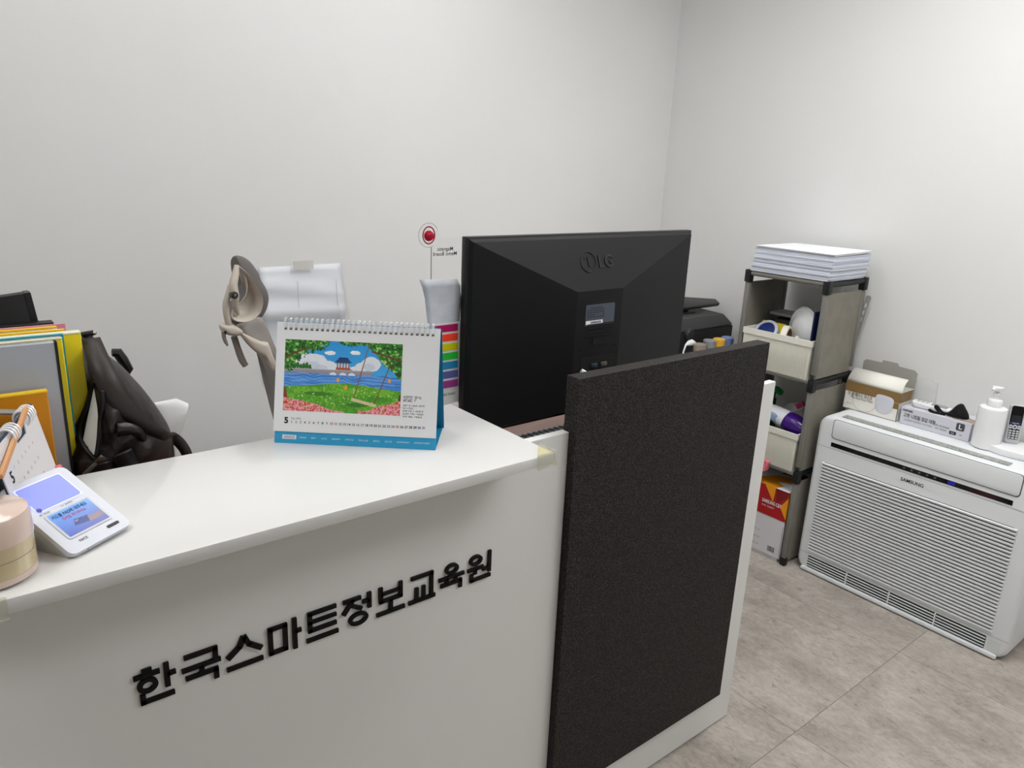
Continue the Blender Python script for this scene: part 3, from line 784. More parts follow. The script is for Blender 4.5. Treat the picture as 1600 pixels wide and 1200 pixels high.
# ------------------------------------------------------------------ three-tier shelf
SX0, SX1, SY0, SY1 = 2.463, 2.735, 1.325, 1.662
LV = [0.0, .377, .733, 1.088]
shf = thing('storage_rack', 'grey three-tier storage rack with black corner joints beside the air conditioner', 'shelf', (2.6, 1.49, 0))
m_post = mat('rack_grey', '#77756f', rough=.45); m_fab = mat('rack_fabric', '#7d796f', rough=.85, col2='#837f75', nscale=18, bump=.1, bscale=300)
m_fabr = m_fab
g = .0105
posts = [(SX0+g, SY0+g), (SX0+g, SY1-g), (SX1-g, SY0+g), (SX1-g, SY1-g)]
for i in range(3):
    z0, z1 = LV[i], LV[i+1]
    for x, y in posts: MB().box(x-.009, x+.009, y-.009, y+.009, z0+.03, z1-.035).build('post', m_post, shf, bevel=.003)
    for y in (SY0+g, SY1-g):
        MB().box(SX0+.02, SX1-.02, y-.003, y+.003, z0+.012, z1-.035).build('side_panel', m_fab, shf)
for i, z in enumerate(LV):
    if i:
        for x, y in posts:
            MB().box(x-.0125, x+.0125, y-.0125, y+.0125, z-.035, z+.012).build('corner_joint', m_black, shf, bevel=.003)
        for x in (SX0+g, SX1-g): MB().tube([(x, SY0+.02, z), (x, SY1-.02, z)], .010, 10).build('rail', m_post, shf, smooth=True)
        for y in (SY0+g, SY1-g):
            MB().tube(smoothpoly([(SX0+.02, y, z), (SX0+.09, y, z-.002), (SX1-.09, y, z-.002), (SX1-.02, y, z)], 4, False), .010, 10).build('side_bar', m_black, shf, smooth=True)
        MB().box(SX0+.02, SX1-.02, SY0+.024, SY1-.024, z-.006, z).build('deck', mat('rack_deck', '#6f6d68', rough=.7), shf)
    else:
        for x, y in posts: MB().box(x-.0115, x+.0115, y-.0115, y+.0115, 0, .032).build('foot', m_black, shf, bevel=.003)

# paper stack on top
random.seed(11)
ps = thing('paper_stack', 'tall stack of loose white office paper on top of the storage rack', 'paper', (2.58, 1.47, 1.10))
z = 1.0985
m_pap2 = mat('paper_edges', '#c3c9d8', rough=.8, col2='#dfe3ec', nscale=6, ndetail=6, stretch=(1, 1, 90), nmin=.35, nmax=.65)
for i in range(15):
    h = random.uniform(.004, .010) if i < 13 else .003
    dx, dy = random.uniform(-.004, .004), random.uniform(-.004, .004)
    k = i/14
    x0 = 2.462+dx-.006*k; x1 = 2.712+dx; y0 = 1.330-.012*k+dy; y1 = 1.640-.014*k+dy
    top = z+h
    cv = .004 if i > 12 else 0
    MB().hexa([(x0, y0, z), (x1, y0, z+cv), (x1, y1, z), (x0, y1, z)], [(x0, y0, top-.0006), (x1, y0, top+cv), (x1, y1, top), (x0, y1, top)]).build('sheet_bundle', m_paper if i > 12 else m_pap2, ps)
    z = top+(.0002 if i < 12 else .0010)

# baskets
m_bask = mat('basket_cream', '#dedcd0', rough=.4)
def basket(z0, z1, label):
    t = thing('storage_basket', label, 'basket', (2.59, 1.49, z0), 'cream baskets on the rack')
    x0, x1, y0, y1 = SX0-.002, SX1-.03, SY0+.0275, SY1-.0275
    b = MB(); w = .003; tp = .006
    for (a, bq) in (((x0, y0), (x1, y0)), ((x1, y0), (x1, y1)), ((x1, y1), (x0, y1)), ((x0, y1), (x0, y0))):
        ax, ay = a; bx, by = bq
        cx_, cy_ = (x0+x1)/2, (y0+y1)/2
        def ins(px, py, d): return (px+(d if px < cx_ else -d), py+(d if py < cy_ else -d))
        o0, o1 = ins(ax, ay, tp), ins(bx, by, tp); i0, i1 = ins(ax, ay, tp+w), ins(bx, by, tp+w)
        O0, O1 = (ax, ay), (bx, by); I0, I1 = ins(ax, ay, w), ins(bx, by, w)
        b.hexa([(*o0, z0), (*o1, z0), (*i1, z0), (*i0, z0)], [(*O0, z1), (*O1, z1), (*I1, z1), (*I0, z1)])
    b.build('wall', m_bask, t)
    MB().box(x0+tp, x1-tp, y0+tp, y1-tp, z0, z0+.003).build('bottom', m_bask, t)
    rim = MB(); q = .003; hz = .022
    rim.box(x0-q, x0, y0-q, y1+q, z1-hz, z1); rim.box(x1, x1+q, y0-q, y1+q, z1-hz, z1); rim.box(x0, x1, y0-q, y0, z1-hz, z1); rim.box(x0, x1, y1, y1+q, z1-hz, z1)
    rim.build('rim', mat('basket_rim', '#e2e0d6', rough=.4), t)
    # fine vertical ribs on the front
    src = MB().box(x0+.0005, x0+.0025, y0+.008, y0+.0115, z0+.006, z1-hz-.001).build('rib', m_bask, t)
    for i in range(1, 42): inst(src, t, (0, i*.0066, 0), name='rib')
    return t
ZB1, ZB2 = LV[2]+.0005, LV[1]+.0005
basket(ZB1, .884, 'cream ribbed basket on the upper tier of the storage rack')
basket(ZB2, .532, 'cream ribbed basket on the middle tier holding the purple bottle')
# things in the upper basket
tp_ = thing('tape_roll', 'yellow packaged tape roll with blue core in the upper basket', 'tape', (2.52, 1.57, ZB1+.004))
F1 = frame((2.535, 1.580, .862), (0, -1, 0), (.6, 0, .8))
MB(F1).lathe([(.001, 0), (.036, 0), (.036, .016), (.001, .016)], 28, cap=False).build('core', mat('tape_blue', '#182a6e', rough=.3), tp_, smooth=True)
MB(F1).lathe([(.0362, -.002), (.046, -.002), (.047, .018), (.0362, .020), (.0362, -.002)], 28, cap=False).build('rim', mat('tape_pale', '#c2c8d6', rough=.3), tp_, smooth=True)
MB(F1).prism([(-.058, -.085), (.080, -.085), (.050, .052), (-.048, .052)], -.008, -.003).build('card', mat('tape_yellow', '#d4c012', rough=.4), tp_)
tw = thing('masking_tape', 'white masking tape roll standing in the middle of the upper basket', 'tape', (2.53, 1.49, ZB1+.004))
MB(frame((2.520, 1.492, ZB1+.004+.128), (.75, .2, 0), (0, 0, 1))).lathe([(.034, -.011), (.043, -.011), (.043, .011), (.034, .011), (.034, -.011)], 28, cap=False).build('roll', mat('tape_white', '#e6e3d9', rough=.5), tw, smooth=True)
MB(frame((2.520, 1.492, ZB1+.004+.128), (.75, .2, 0), (0, 0, 1))).lathe([(.0315, -.0108), (.0338, -.0108), (.0338, .0108), (.0315, .0108), (.0315, -.0108)], 28, cap=False).build('core', mat('tape_core', '#8a6b3c', rough=.8), tw, smooth=True)
MB().box(2.49, 2.55, 1.455, 1.53, ZB1+.0035, ZB1+.085).build('spool_box', mat('dark_stuff', '#2b2b2c', rough=.6), tw)
bc = thing('small_tube', 'small white tube with blue label in the upper basket', 'tube', (2.49, 1.425, ZB1+.004))
Fb = frame((2.492, 1.432, ZB1+.004), (1, 0, 0), (0, 1, .0))
MB(Fb).lathe([(.014, 0), (.014, .128), (.008, .140), (.006, .146), (.001, .147)], 16).build('tube', m_plw, bc, smooth=True)
MB(Fb).lathe([(.0143, .108), (.0143, .126)], 16, cap=False).build('label_band', mat('tube_blue', '#1f49b8', rough=.3), bc, smooth=True)
gt = thing('grey_tray', 'dark grey plastic tray leaning at the back of the upper basket', 'tray', (2.66, 1.47, ZB1+.004))
MB().hexa([(2.60, 1.38, ZB1+.004), (2.69, 1.38, ZB1+.004), (2.69, 1.60, ZB1+.004), (2.60, 1.60, ZB1+.004)], [(2.63, 1.37, .905), (2.70, 1.37, .915), (2.70, 1.615, .922), (2.63, 1.615, .905)]).build('body', mat('tray_grey', '#4b4d4c', rough=.5), gt, bevel=.004)
MB().box(2.60, 2.70, 1.36, 1.625, .9225, .934).build('lip', mat('tray_lip', '#8b8b89', rough=.5), gt, bevel=.004)
wp = thing('white_plate', 'round white dish standing upright at the right end of the upper basket', 'dish', (2.53, 1.385, ZB1+.01))
FW = frame((2.556, 1.455, .896), (-.43, -.90, 0), (0, 0, 1)) @ Matrix.Scale(.92, 4)
MB(FW).lathe([(.001, -.002), (.05, -.002), (.092, -.010), (.094, -.009), (.088, .0), (.060, .007), (.052, .014), (.040, .017), (.001, .018)], 40, cap=False).build('dish', m_bot, wp, smooth=True)
nb = tag(MB().box(2.474, 2.64, 1.3640, 1.3705, ZB1+.004, .985).build('blue_notebook', mat('navy_cover', '#10183c', rough=.4), None, org=(2.56, 1.36, ZB1+.004), bevel=.001), 'thin navy notebook standing on edge beside the white dish', 'notebook')
cb = thing('plastic_bag', 'clear plastic bag hanging behind the white dish under the rack top', 'bag', (2.60, 1.39, 1.0))
Pillow(smoothpoly([(-.045, .05), (.03, .055), (.045, -.05), (.025, -.10), (-.005, -.06), (-.03, .0)], 4), .012, .008, frame((2.60, 1.385, 1.02), (.35, -.9, 0), (0, 0, 1)), wr=.003, wf=120).mesh(MB(), 6).build('film', mat('film_plastic', '#e8e8ea', rough=.15, trans=.6, ior=1.15, alpha=.45), cb, smooth=True)
# middle tier
pu = thing('purple_bottle', 'purple bottle with a white end and pale blue window lying in the middle basket', 'bottle', (2.50, 1.42, ZB2+.1))
pA, pB = atx(1202, 640, 2.520), atx(1258, 674, 2.520)
ax = (pB-pA).normalized(); L_ = (pB-pA).length
FPu = frame(pA, ax, Vector((0, .2, 1)))
zz = lambda k: k*L_
MB(FPu).tube([(zz(k), 0, 0) for k in (.50, .55, .7, .85, 1.0)], [.036, .040, .041, .040, .034], 16).build('body', mat('purple', '#3d1573', rough=.2), pu, smooth=True)
MB(FPu).tube([(zz(k), 0, 0) for k in (-.3, -.1, .2, .4, .5)], [.012, .022, .032, .037, .0375], 16).build('cap', mat('cap_white', '#d9dade', rough=.3), pu, smooth=True)
Pillow(smoothpoly([(zz(-.05), -.010), (zz(.2), -.018), (zz(.42), -.012), (zz(.44), .014), (zz(.2), .016), (zz(-.05), .008)], 4), .006, .002, FPu @ Matrix.Translation((0, -.002, .030))).mesh(MB(), 5).build('window', mat('blue_window', '#8fa6c9', rough=.2), pu, smooth=True, label='pale blue window')
gs = thing('spray_bottle', 'green spray trigger bottle at the back of the middle tier', 'bottle', (2.60, 1.545, ZB2+.004))
cG = atx(1208, 622, 2.60)
MB(frame((2.60, cG.y, ZB2+.0045), (1, 0, 0), (0, 1, 0))).lathe([(.03, 0), (.03, .13), (.013, .18), (.013, .215)], 18).build('bottle', mat('dark_green', '#0e4a22', rough=.3), gs, smooth=True)
MB().tube(smoothpoly([(2.60, cG.y+.005, ZB2+.21), (2.60, cG.y+.004, ZB2+.245), (2.59, cG.y-.012, ZB2+.262), (2.575, cG.y-.045, ZB2+.256)], 4, False), .012, 10).build('trigger', mat('green_plastic', '#12622e', rough=.3), gs, smooth=True)
cw = thing('crumpled_wrap', 'crumpled translucent wrapping behind the purple bottle', 'wrapping', (2.56, 1.45, ZB2+.03))
Pillow(smoothpoly([(-.07, -.09), (-.06, .02), (-.02, .06), (.03, .05), (.06, .0), (.09, -.03), (.09, -.09)], 4), .03, .03, frame((2.60, 1.45, ZB2+.165), (0, -1, 0), (0, 0, 1)), wr=.012, wf=90).mesh(MB(), 8).build('film', mat('wrap_film', '#a7a3a6', rough=.35, alpha=.85), cw, smooth=True)
mg = MB(frame(atx(1252, 632, 2.53), (0, -.7, .6), (0, .6, .7))).box(-.022, .012, -.010, .010, -.006, .006).build('magenta_clip', mat('magenta', '#7d1040', rough=.3), None, bevel=.003, org=atx(1252, 632, 2.53)); tag(mg, 'small magenta plastic tag poking out of the middle basket', 'tag')
# bottom: two cartons
wb = thing('white_carton', 'white carton with a barcode on the floor under the red carton', 'box', (2.58, 1.46, 0))
m_wb = mat('white_carton', '#d3d2d6', rough=.5)
FWb = frame((2.470, 1.605, .0005), (0, -1, 0), (0, 0, 1))
MB(FWb).box(0, .252, .012, .172, -.24, 0).build('carton', m_wb, wb, bevel=.0015, seg=1)
MB(FWb).box(.01, .242, 0, .012, -.235, -.004).build('base_edge', m_wb, wb)
bq = []; random.seed(9); x = .196
while x < .226:
    wq = random.choice((.0008, .0012, .002)); bq.append([(x, .030), (x+wq, .030), (x+wq, .052), (x, .052)]); x += wq+random.choice((.0008, .0014))
flat(wb, bq, FWb @ Matrix.Translation((0, 0, .0004)), m_ink, 'barcode')
flat(wb, [[(.2475, .012), (.2487, .012), (.2487, .15), (.2475, .15)]], FWb @ Matrix.Translation((0, 0, .0005)), m_ink, 'edge_line')
for i in range(3): greek(wb, [4, 3], .005, m_inkg, FWb @ frame((.14, .10-.03*i, .0006), (1, 0, 0), (0, 1, 0)), seed=i)
rb = thing('red_carton', 'red and orange copy paper carton on top of the white carton', 'box', (2.58, 1.46, .173))
FRb = frame((2.468, 1.603, .1735), (0, -1, 0), (0, 0, 1))
m_rr = mat('carton_red', '#a80f17', rough=.4); m_oo = mat('carton_orange', '#e69512', rough=.4); m_dr = mat('carton_dark_red', '#7a0f16', rough=.4)
MB(FRb).box(0, .252, 0, .122, -.24, 0).build('carton', m_rr, rb, bevel=.0012, seg=1)
Fq = FRb @ Matrix.Translation((0, 0, .0006))
flat(rb, [[(.148, .122), (.195, .122), (.190, .062)], [(.252, .1), (.252, .01), (.222, .055)]], Fq, m_oo, 'orange_print')
flat(rb, [[(.196, .122), (.252, .122), (.252, .105), (.205, .062)]], Fq, m_dr, 'dark_red_print')
text(rb, 'SAMSUNG C&T', .020, m_paper, FRb @ frame((.186, .056, .0012), (1, 0, 0), (0, 1, 0)), 'brand_print', bold=.0004, sx=.62)
greek(rb, [4, 6], .006, m_paper, FRb @ frame((.172, .038, .0012), (1, 0, 0), (0, 1, 0)), 'brand_print')
Ft = FRb @ frame((0, .1226, 0), (1, 0, 0), (0, 0, -1))
flat(rb, [[(0, 0), (.252, 0), (.252, .24), (0, .24)]], Ft, m_paper, 'top_print')
Ft2 = FRb @ frame((0, .1231, 0), (1, 0, 0), (0, 0, -1))
flat(rb, [[(.10, 0), (.195, 0), (.205, .035), (.165, .06), (.252, .125), (.252, .15), (.13, .12), (.09, .05)]], Ft2, m_oo, 'orange_print')
flat(rb, [[(.12, .15), (.252, .16), (.252, .19), (.15, .23)]], Ft2, m_dr, 'dark_red_print')
flat(rb, [[(0, 0), (.238, 0), (.238, .12), (0, .12)]], FRb @ frame((.2526, 0, 0), (0, 0, -1), (0, 1, 0)), m_oo, 'orange_print')
text(rb, 'A', .05, m_paper, FRb @ frame((.2532, .06, -.04), (0, 0, -1), (0, 1, 0)), 'brand_print')
pk = atx(1196, 724, 2.45)
o = MB().add([pk+Vector((0, .02, .012)), pk+Vector((0, -.012, .006)), pk+Vector((-.004, -.004, -.03)), pk+Vector((-.004, .02, -.04)), pk+Vector((.02, .02, .012)), pk+Vector((.02, -.012, .006)), pk+Vector((.016, -.004, -.03)), pk+Vector((.016, .02, -.04))], [(0, 1, 2, 3), (4, 5, 6, 7), (0, 1, 5, 4), (1, 2, 6, 5), (2, 3, 7, 6), (3, 0, 4, 7)]).build('pink_note', mat('pink_paper', '#d8707c', rough=.6), None, org=pk)
tag(o, 'pink paper pad sticking out below the middle tier of the rack', 'paper')
# leaning translucent strip between rack and wall
a_, b_ = atx(1358, 462, 2.745), atx(1312, 600, 2.745)
ddir = (b_-a_).normalized(); end = a_+ddir*((a_.z-.63)/-ddir.z)
FS = frame(a_, end-a_, (0, 1, 0)); LL = (end-a_).length
lt = thing('perforated_strip', 'narrow clear perforated plastic strip leaning behind the storage rack', 'strip', end)
MB(FS).prism(rrect(0, LL, -.010, .010, .009), -.002, .002).build('strip', mat('trunk_clear', '#a3a29e', rough=.2, alpha=.75), lt)
for i in range(14): MB(FS).box(.03+i*.028, .045+i*.028, -.003, .003, -.0024, -.0021).build('slot', mat('slot_pale', '#c9c9c6', rough=.3), lt)

# ------------------------------------------------------------------ printer table, printer, small jars
tb = thing('printer_table', 'low white table carrying the black printer behind the dark panel', 'table', (2.2, 2.0, 0))
MB().box(1.72, 2.70, 1.69, 2.34, .705, .73).build('top', m_white, tb, bevel=.001)
for x in (1.75, 2.67):
    for y in (1.72, 2.31): MB().box(x-.02, x+.02, y-.02, y+.02, 0, .7048).build('leg', m_white, tb)
pr = thing('printer', 'black multifunction printer with raised paper tray behind the monitor', 'printer', (2.36, 1.95, .7305))
m_pr = mat('printer_black', '#1a1a1b', rough=.45); m_pr2 = mat('printer_lid', '#2c2c2d', rough=.45)
P = lambda x, y, Y: at(x, y, Y)
YP = 1.82
cA = P(1146, 506, YP)                      # right end of the front edge
xr = cA.x; xl_ = xr-.44; zf = cA.z
MB().hexa([(xl_, YP, .7305), (xr, YP, .7305), (xr, YP+.33, .7305), (xl_, YP+.33, .7305)], [(xl_, YP, zf-.004), (xr, YP, zf-.004), (xr, YP+.33, zf+.02), (xl_, YP+.33, zf+.02)]).build('body', m_pr, pr, bevel=.006)
MB().hexa([(xl_, YP, zf-.002), (xr, YP, zf-.002), (xr, YP+.33, zf+.022), (xl_, YP+.33, zf+.022)], [(xl_, YP+.045, zf+.040), (xr-.012, YP+.045, zf+.036), (xr-.03, YP+.33, zf+.050), (xl_, YP+.33, zf+.055)]).build('lid', m_pr2, pr, bevel=.005)
MB().box(xr-.20, xr-.13, YP+.10, YP+.108, zf+.037, zf+.0425).build('lid_groove', m_void, pr)
a0 = P(1117, 470, 1.98); 
MB().hexa([(a0.x-.30, 1.93, a0.z-.012), (a0.x-.04, 1.93, a0.z-.012), (a0.x, 1.98, a0.z-.004), (a0.x-.30, 2.12, a0.z+.016)], [(a0.x-.30, 1.93, a0.z), (a0.x-.03, 1.93, a0.z), (a0.x+.006, 1.98, a0.z+.008), (a0.x-.30, 2.12, a0.z+.030)]).build('paper_tray', m_pr, pr, bevel=.003)
MB().hexa([(a0.x-.30, 1.95, zf+.03), (a0.x-.22, 1.95, zf+.03), (a0.x-.22, 2.10, zf+.03), (a0.x-.30, 2.10, zf+.03)], [(a0.x-.30, 1.94, a0.z), (a0.x-.22, 1.94, a0.z), (a0.x-.22, 2.10, a0.z+.01), (a0.x-.30, 2.10, a0.z+.01)]).build('tray_hinge', m_pr, pr)
kn = P(1077.5, 522, YP-.01)
MB(frame(kn, (1, 0, 0), (0, 0, 1))).lathe([(.022, -.008), (.022, .004), (.018, .008), (.001, .009)], 20).build('dial', m_pr2, pr, smooth=True)
def jar(q, capc, bodyc, label, r=.024, hc=.03):
    top = at(q[0], q[1], 1.745)
    t = thing('small_jar', label, 'jar', (top.x, 1.745, .7305), 'small jars in front of the printer')
    Fj = frame((top.x, 1.745, .7305), (1, 0, 0), (0, 1, 0)); H = top.z-.7305
    MB(Fj).lathe([(r-.004, 0), (r-.001, .003), (r-.001, H-hc-.004), (r-.004, H-hc)], 20).build('body', mat('jar'+bodyc, bodyc, rough=.25), t, smooth=True)
    MB(Fj).lathe([(r, H-hc), (r+.001, H-.003), (r-.002, H), (.001, H)], 20).build('cap', mat('cap'+capc, capc, rough=.35), t, smooth=True)
jar((1094, 537), '#8d8174', '#b9b2a6', 'small jar with a brown cap in front of the printer, nearest the monitor')
jar((1109, 531), '#85868a', '#b5b5b2', 'small clear jar with a grey cap in front of the printer')
jar((1124, 529), '#d9a93c', '#c9a98a', 'small jar with a yellow cap in front of the printer')
jar((1137, 526.5), '#6f86b8', '#a9b4ac', 'small jar with a blue cap in front of the printer beside the rack')
pg = P(1081, 535, 1.775)
o = MB().tube([(pg.x-.05, 1.775, .733), (pg.x-.045, 1.775, pg.z-.03), pg+Vector((-.035, 0, -.006)), pg+Vector((-.016, 0, -.001)), pg, pg+Vector((.014, -.004, -.004))], [.003, .003, .004, .011, .012, .007], 10).build('white_plug', m_plw, None, smooth=True, org=(pg.x-.05, 1.775, .7305))
tag(o, 'small white cable end standing up in front of the printer dial', 'plug')
# ------------------------------------------------------------------ desk calendar with the landscape picture
P0, P1 = Vector((.425, 1.137, ZS+.0004)), Vector((.629, .967, ZS+.0004))
cd = (P1-P0).normalized(); cn = Vector((cd.y, -cd.x, 0))
if cn.y > 0: cn = -cn
ct = math.radians(15)
cu_ = Vector((0, 0, 1))*math.cos(ct)-cn*math.sin(ct)
FC = frame(P0, cd, cu_)                       # a along the base, b up the page, c towards the viewer
cal = thing('desk_calendar', 'spiral-bound desk calendar with a park picture and blue base on the counter', 'calendar', (.56, 1.08, ZS))
m_blue = mat('calendar_blue', '#2f9fd0', rough=.45); m_blued = mat('calendar_blue_back', '#0f7fa4', rough=.5); m_page = mat('calendar_page', '#e9eaec', rough=.5)
CW, CHt = .266, .200
MB(FC).box(0, CW, 0, CHt, -.003, -.001).build('front_board', m_blue, cal)
pg_ = MB(FC).box(-.002, CW, .0195, CHt-.001, -.0008, .0008).build('page', m_page, cal)
# back board reaching the counter behind
bb = FC @ Vector((0, CHt-.004, -.005)); back = Vector((-cn.x, -cn.y, 0))
fx = bb+back*.055; fx.z = ZS+.0005
Fbk = frame(fx, cd, bb-fx); bl = (bb-fx).length
MB(Fbk).box(0, CW+.002, 0, bl, -.001, .001).build('back_board', m_blued, cal)
f0 = P0+back*.003
MB().add([f0, f0+cd*CW, fx+cd*CW+Vector((0, 0, .0005)), fx+Vector((0, 0, .0005))], [(0, 1, 2, 3)]).build('base_board', m_blued, cal)
m_wire = mat('wire_white', '#e9eaec', rough=.25, metal=.2)
def ring_path(x):
    return [(x, CHt-.0115, .0016), (x, CHt-.004, .0055), (x, CHt+.0035, .005), (x, CHt+.0065, .0), (x, CHt+.004, -.0055), (x, CHt-.003, -.0075), (x, CHt-.009, -.005)]
n = 29
hol = MB(FC)
for i in range(n):
    x = .012+i*(CW-.024)/(n-1)
    rg_ = MB(FC); rg_.tube(ring_path(x-.0011), .00055, 5); rg_.tube(ring_path(x+.0011), .00055, 5)
    rg_.build('spiral_ring', m_wire, cal)
    hol.box(x-.0022, x+.0022, CHt-.0135, CHt-.0095, .0008, .0010)
hol.build('punch_holes', mat('hole_dark', '#3c3c3e', rough=.7), cal)
# printed landscape (no figures)
PW, PH = 246, 148
rs = np.random.RandomState(4)
Yg, Xg = np.mgrid[0:PH, 0:PW]; Xn = (Xg+.5)/PW; Yn = (Yg+.5)/PH
def smooth_noise(seed, c):
    r = np.random.RandomState(seed).rand(c[1]+2, c[0]+2); u = Xn*c[0]; v = Yn*c[1]
    i = u.astype(int); j = v.astype(int); a = u-i; b = v-j; a = a*a*(3-2*a); b = b*b*(3-2*b)
    return r[j, i]*(1-a)*(1-b)+r[j, i+1]*a*(1-b)+r[j+1, i]*(1-a)*b+r[j+1, i+1]*a*b
img = np.zeros((PH, PW, 3))
def put(mask, col, a=1.):
    img[mask] = img[mask]*(1-a)+hx(col)*a
sky = hx('#2f9be4')*(1-Yn[..., None])+hx('#5fbdf0')*Yn[..., None]; img[:] = sky
cl = smooth_noise(1, (14, 10))*.6+smooth_noise(2, (30, 20))*.4
def blob(cx, cy, rx, ry, col, k=.35, a=1.):
    d = ((Xn-cx)/rx)**2+((Yn-cy)/ry)**2+(cl-.5)*k*2; put(d < 1, col, a)
for c in ((.20, .33, .13, .14), (.27, .30, .09, .12), (.36, .36, .10, .08), (.46, .37, .10, .05), (.74, .30, .08, .10), (.68, .34, .08, .06), (.64, .37, .07, .04)): blob(*c, '#e6ebf2')
for c in ((.22, .36, .08, .07), (.31, .38, .06, .04), (.72, .34, .05, .05)): blob(*c, '#c9d4e2', a=.7)
for c in ((.38, .165, .045, .030), (.60, .15, .05, .035)): blob(*c, '#f2f5f8', .5)
# far shore trees, stone bridge, lake
for i in range(7): blob(.06+i*.026, .385-.012*(i % 3), .014, .05, '#2f6b2a', .2)
put((Yn > .40) & (Yn < .47+.01*smooth_noise(7, (20, 3))) & (Xn < .75), '#9b95a0'); put((Yn > .40) & (Yn < .415) & (Xn < .75), '#b9b2b6')
put((Yn >= .46) & (Yn < .75), '#4d8fdc')
rip = np.sin(Yn*150+smooth_noise(9, (12, 6))*9)*.5+smooth_noise(5, (8, 40))
put((Yn >= .46) & (Yn < .75) & (rip > .75), '#7fb0e8', .7); put((Yn >= .46) & (Yn < .75) & (rip < .1), '#2c68b4', .6)
for x in (.415, .50, .575): put((((Xn-x)/.03)**2+((Yn-.475)/.04)**2 < 1) & (Yn < .475), '#dfe9f3'); 
# pavilion
put((abs(Xn-.5) < .055) & (Yn > .31) & (Yn < .40), '#c8d3dd')
for x in (.452, .476, .5, .524, .548): put((abs(Xn-x) < .004) & (Yn > .30) & (Yn < .40), '#7d3b2c')
put((abs(Xn-.5) < .06) & (Yn > .365) & (Yn < .40), '#b5583c')
put(inpoly(Xn, Yn, [(.425, .30), (.46, .235), (.54, .235), (.575, .30)]), '#24457c'); put(inpoly(Xn, Yn, [(.455, .24), (.465, .225), (.535, .225), (.545, .24)]), '#1b3258')
# meadow
hill = .60+.06*((Xn-.5)/.5)**2+.012*np.sin(Xn*9)
hill = np.where(Xn < .2, hill+.0, hill)
put(Yn > hill, '#5aa52c')
gn = smooth_noise(11, (7, 10))*.55+smooth_noise(12, (90, 50))*.45
put((Yn > hill) & (gn > .58), '#86c53a', .7); put((Yn > hill) & (gn < .38), '#3f8a22', .7)
for cx, cy, rx, ry in ((.30, .745, .13, .03), (.63, .88, .10, .03)): blob(cx, cy, rx, ry, '#2f7220', .2, .75)
for i in range(60):
    x, y = rs.rand(), .64+.25*rs.rand(); put((abs(Xn-x) < .004) & (abs(Yn-y) < .005) & (Yn > hill), '#e9ecc0')
for x, y in ((.46, .54), (.53, .64), (.90, .52)): blob(x, y, .013, .03, '#f0a21c', .2)
# empty swing hanging from the tree
def stroke(x0, y0, x1, y1, w, col):
    d = np.abs((y1-y0)*Xn*1.66-(x1-x0)*1.66*Yn+(x1*y0-y1*x0)*1.66)/math.hypot((y1-y0), (x1-x0)*1.66)
    t = ((Xn-x0)*(x1-x0)*2.76+(Yn-y0)*(y1-y0))/((x1-x0)**2*2.76+(y1-y0)**2); put((d < w) & (t > 0) & (t < 1), col)
# leaves
leaf = smooth_noise(21, (46, 28))*.5+smooth_noise(22, (90, 54))*.5
def foliage(P):
    m = inpoly(Xn+(leaf-.5)*.05, Yn+(leaf-.5)*.09, P)
    put(m, '#2f7a26'); put(m & (leaf > .58), '#5fa83a'); put(m & (leaf > .70), '#a9cf86'); put(m & (leaf < .38), '#1c4f1b')
foliage([(-.1, -.1), (.42, -.1), (.36, .08), (.22, .16), (.14, .24), (.09, .36), (.04, .44), (-.1, .46)])
foliage([(.40, -.1), (.75, -.1), (.72, .04), (.58, .06), (.46, .03)])
foliage([(.68, -.1), (1.1, -.1), (1.1, .58), (.98, .5), (.93, .40), (.84, .30), (.78, .16), (.70, .05)])
stroke(-.02, .27, .17, .12, .013, '#6b4426'); stroke(.17, .12, .25, .10, .008, '#6b4426'); stroke(.74, .12, 1.0, .24, .012, '#6b4426'); stroke(.86, .2, .93, .36, .008, '#5c3a20')
stroke(.715, .03, .60, .80, .007, '#8a5b3c'); stroke(.90, .30, .77, .88, .007, '#7d5034'); stroke(.58, .80, .79, .88, .022, '#d8c9a0')
put(inpoly(Xn, Yn, [(-.01, .64), (.02, .68), (.04, .84), (-.01, .86)]), '#7a4a2a'); put(inpoly(Xn, Yn, [(.985, .72), (1.01, .70), (1.01, 1), (.97, .9)]), '#5c3a22')
# flowers
fm = ((Yn > .78+.18*np.clip(Xn/.5, 0, 1)+.05*smooth_noise(31, (14, 3))) & (Xn < .52)) | ((Yn > .96-.16*np.clip((Xn-.66)/.34, 0, 1)-.0*Xn+.05*(smooth_noise(32, (14, 3))-.5)) & (Xn > .64))
fl_ = rs.rand(PH, PW); fs_ = smooth_noise(33, (80, 46))
put(fm, '#d84a62'); put(fm & (fs_ > .55), '#ee8fae'); put(fm & (fs_ < .34), '#c8262c'); put(fm & (fl_ > .90), '#f4e6d8'); put(fm & (fl_ < .07), '#e8d040'); put(fm & (fl_ > .07) & (fl_ < .12), '#5f9a3a')
img += (rs.rand(PH, PW, 1)-.5)*.05
ppx, ppy, ppw, pph = .0125, .054, .193, .117
canvas('picture', img, ppw, pph, FC @ Matrix.Translation((ppx, ppy, .0010)), vcol_mat('calendar_print', .4), cal)
FT = lambda x, y, z=.0011: FC @ frame((x, y, z), (1, 0, 0), (0, 1, 0))
text(cal, '5', .0135, m_ink, FT(.019, .0375), 'month_number', bold=.0006)
text(cal, 'May 2026', .0042, m_inkg, FT(.035, .0415), 'month_name')
m_di, m_db, m_dr2 = mat('ink_dark', '#33363c', rough=.6), mat('ink_blue', '#4f86b8', rough=.6), mat('ink_red', '#b4405a', rough=.6)
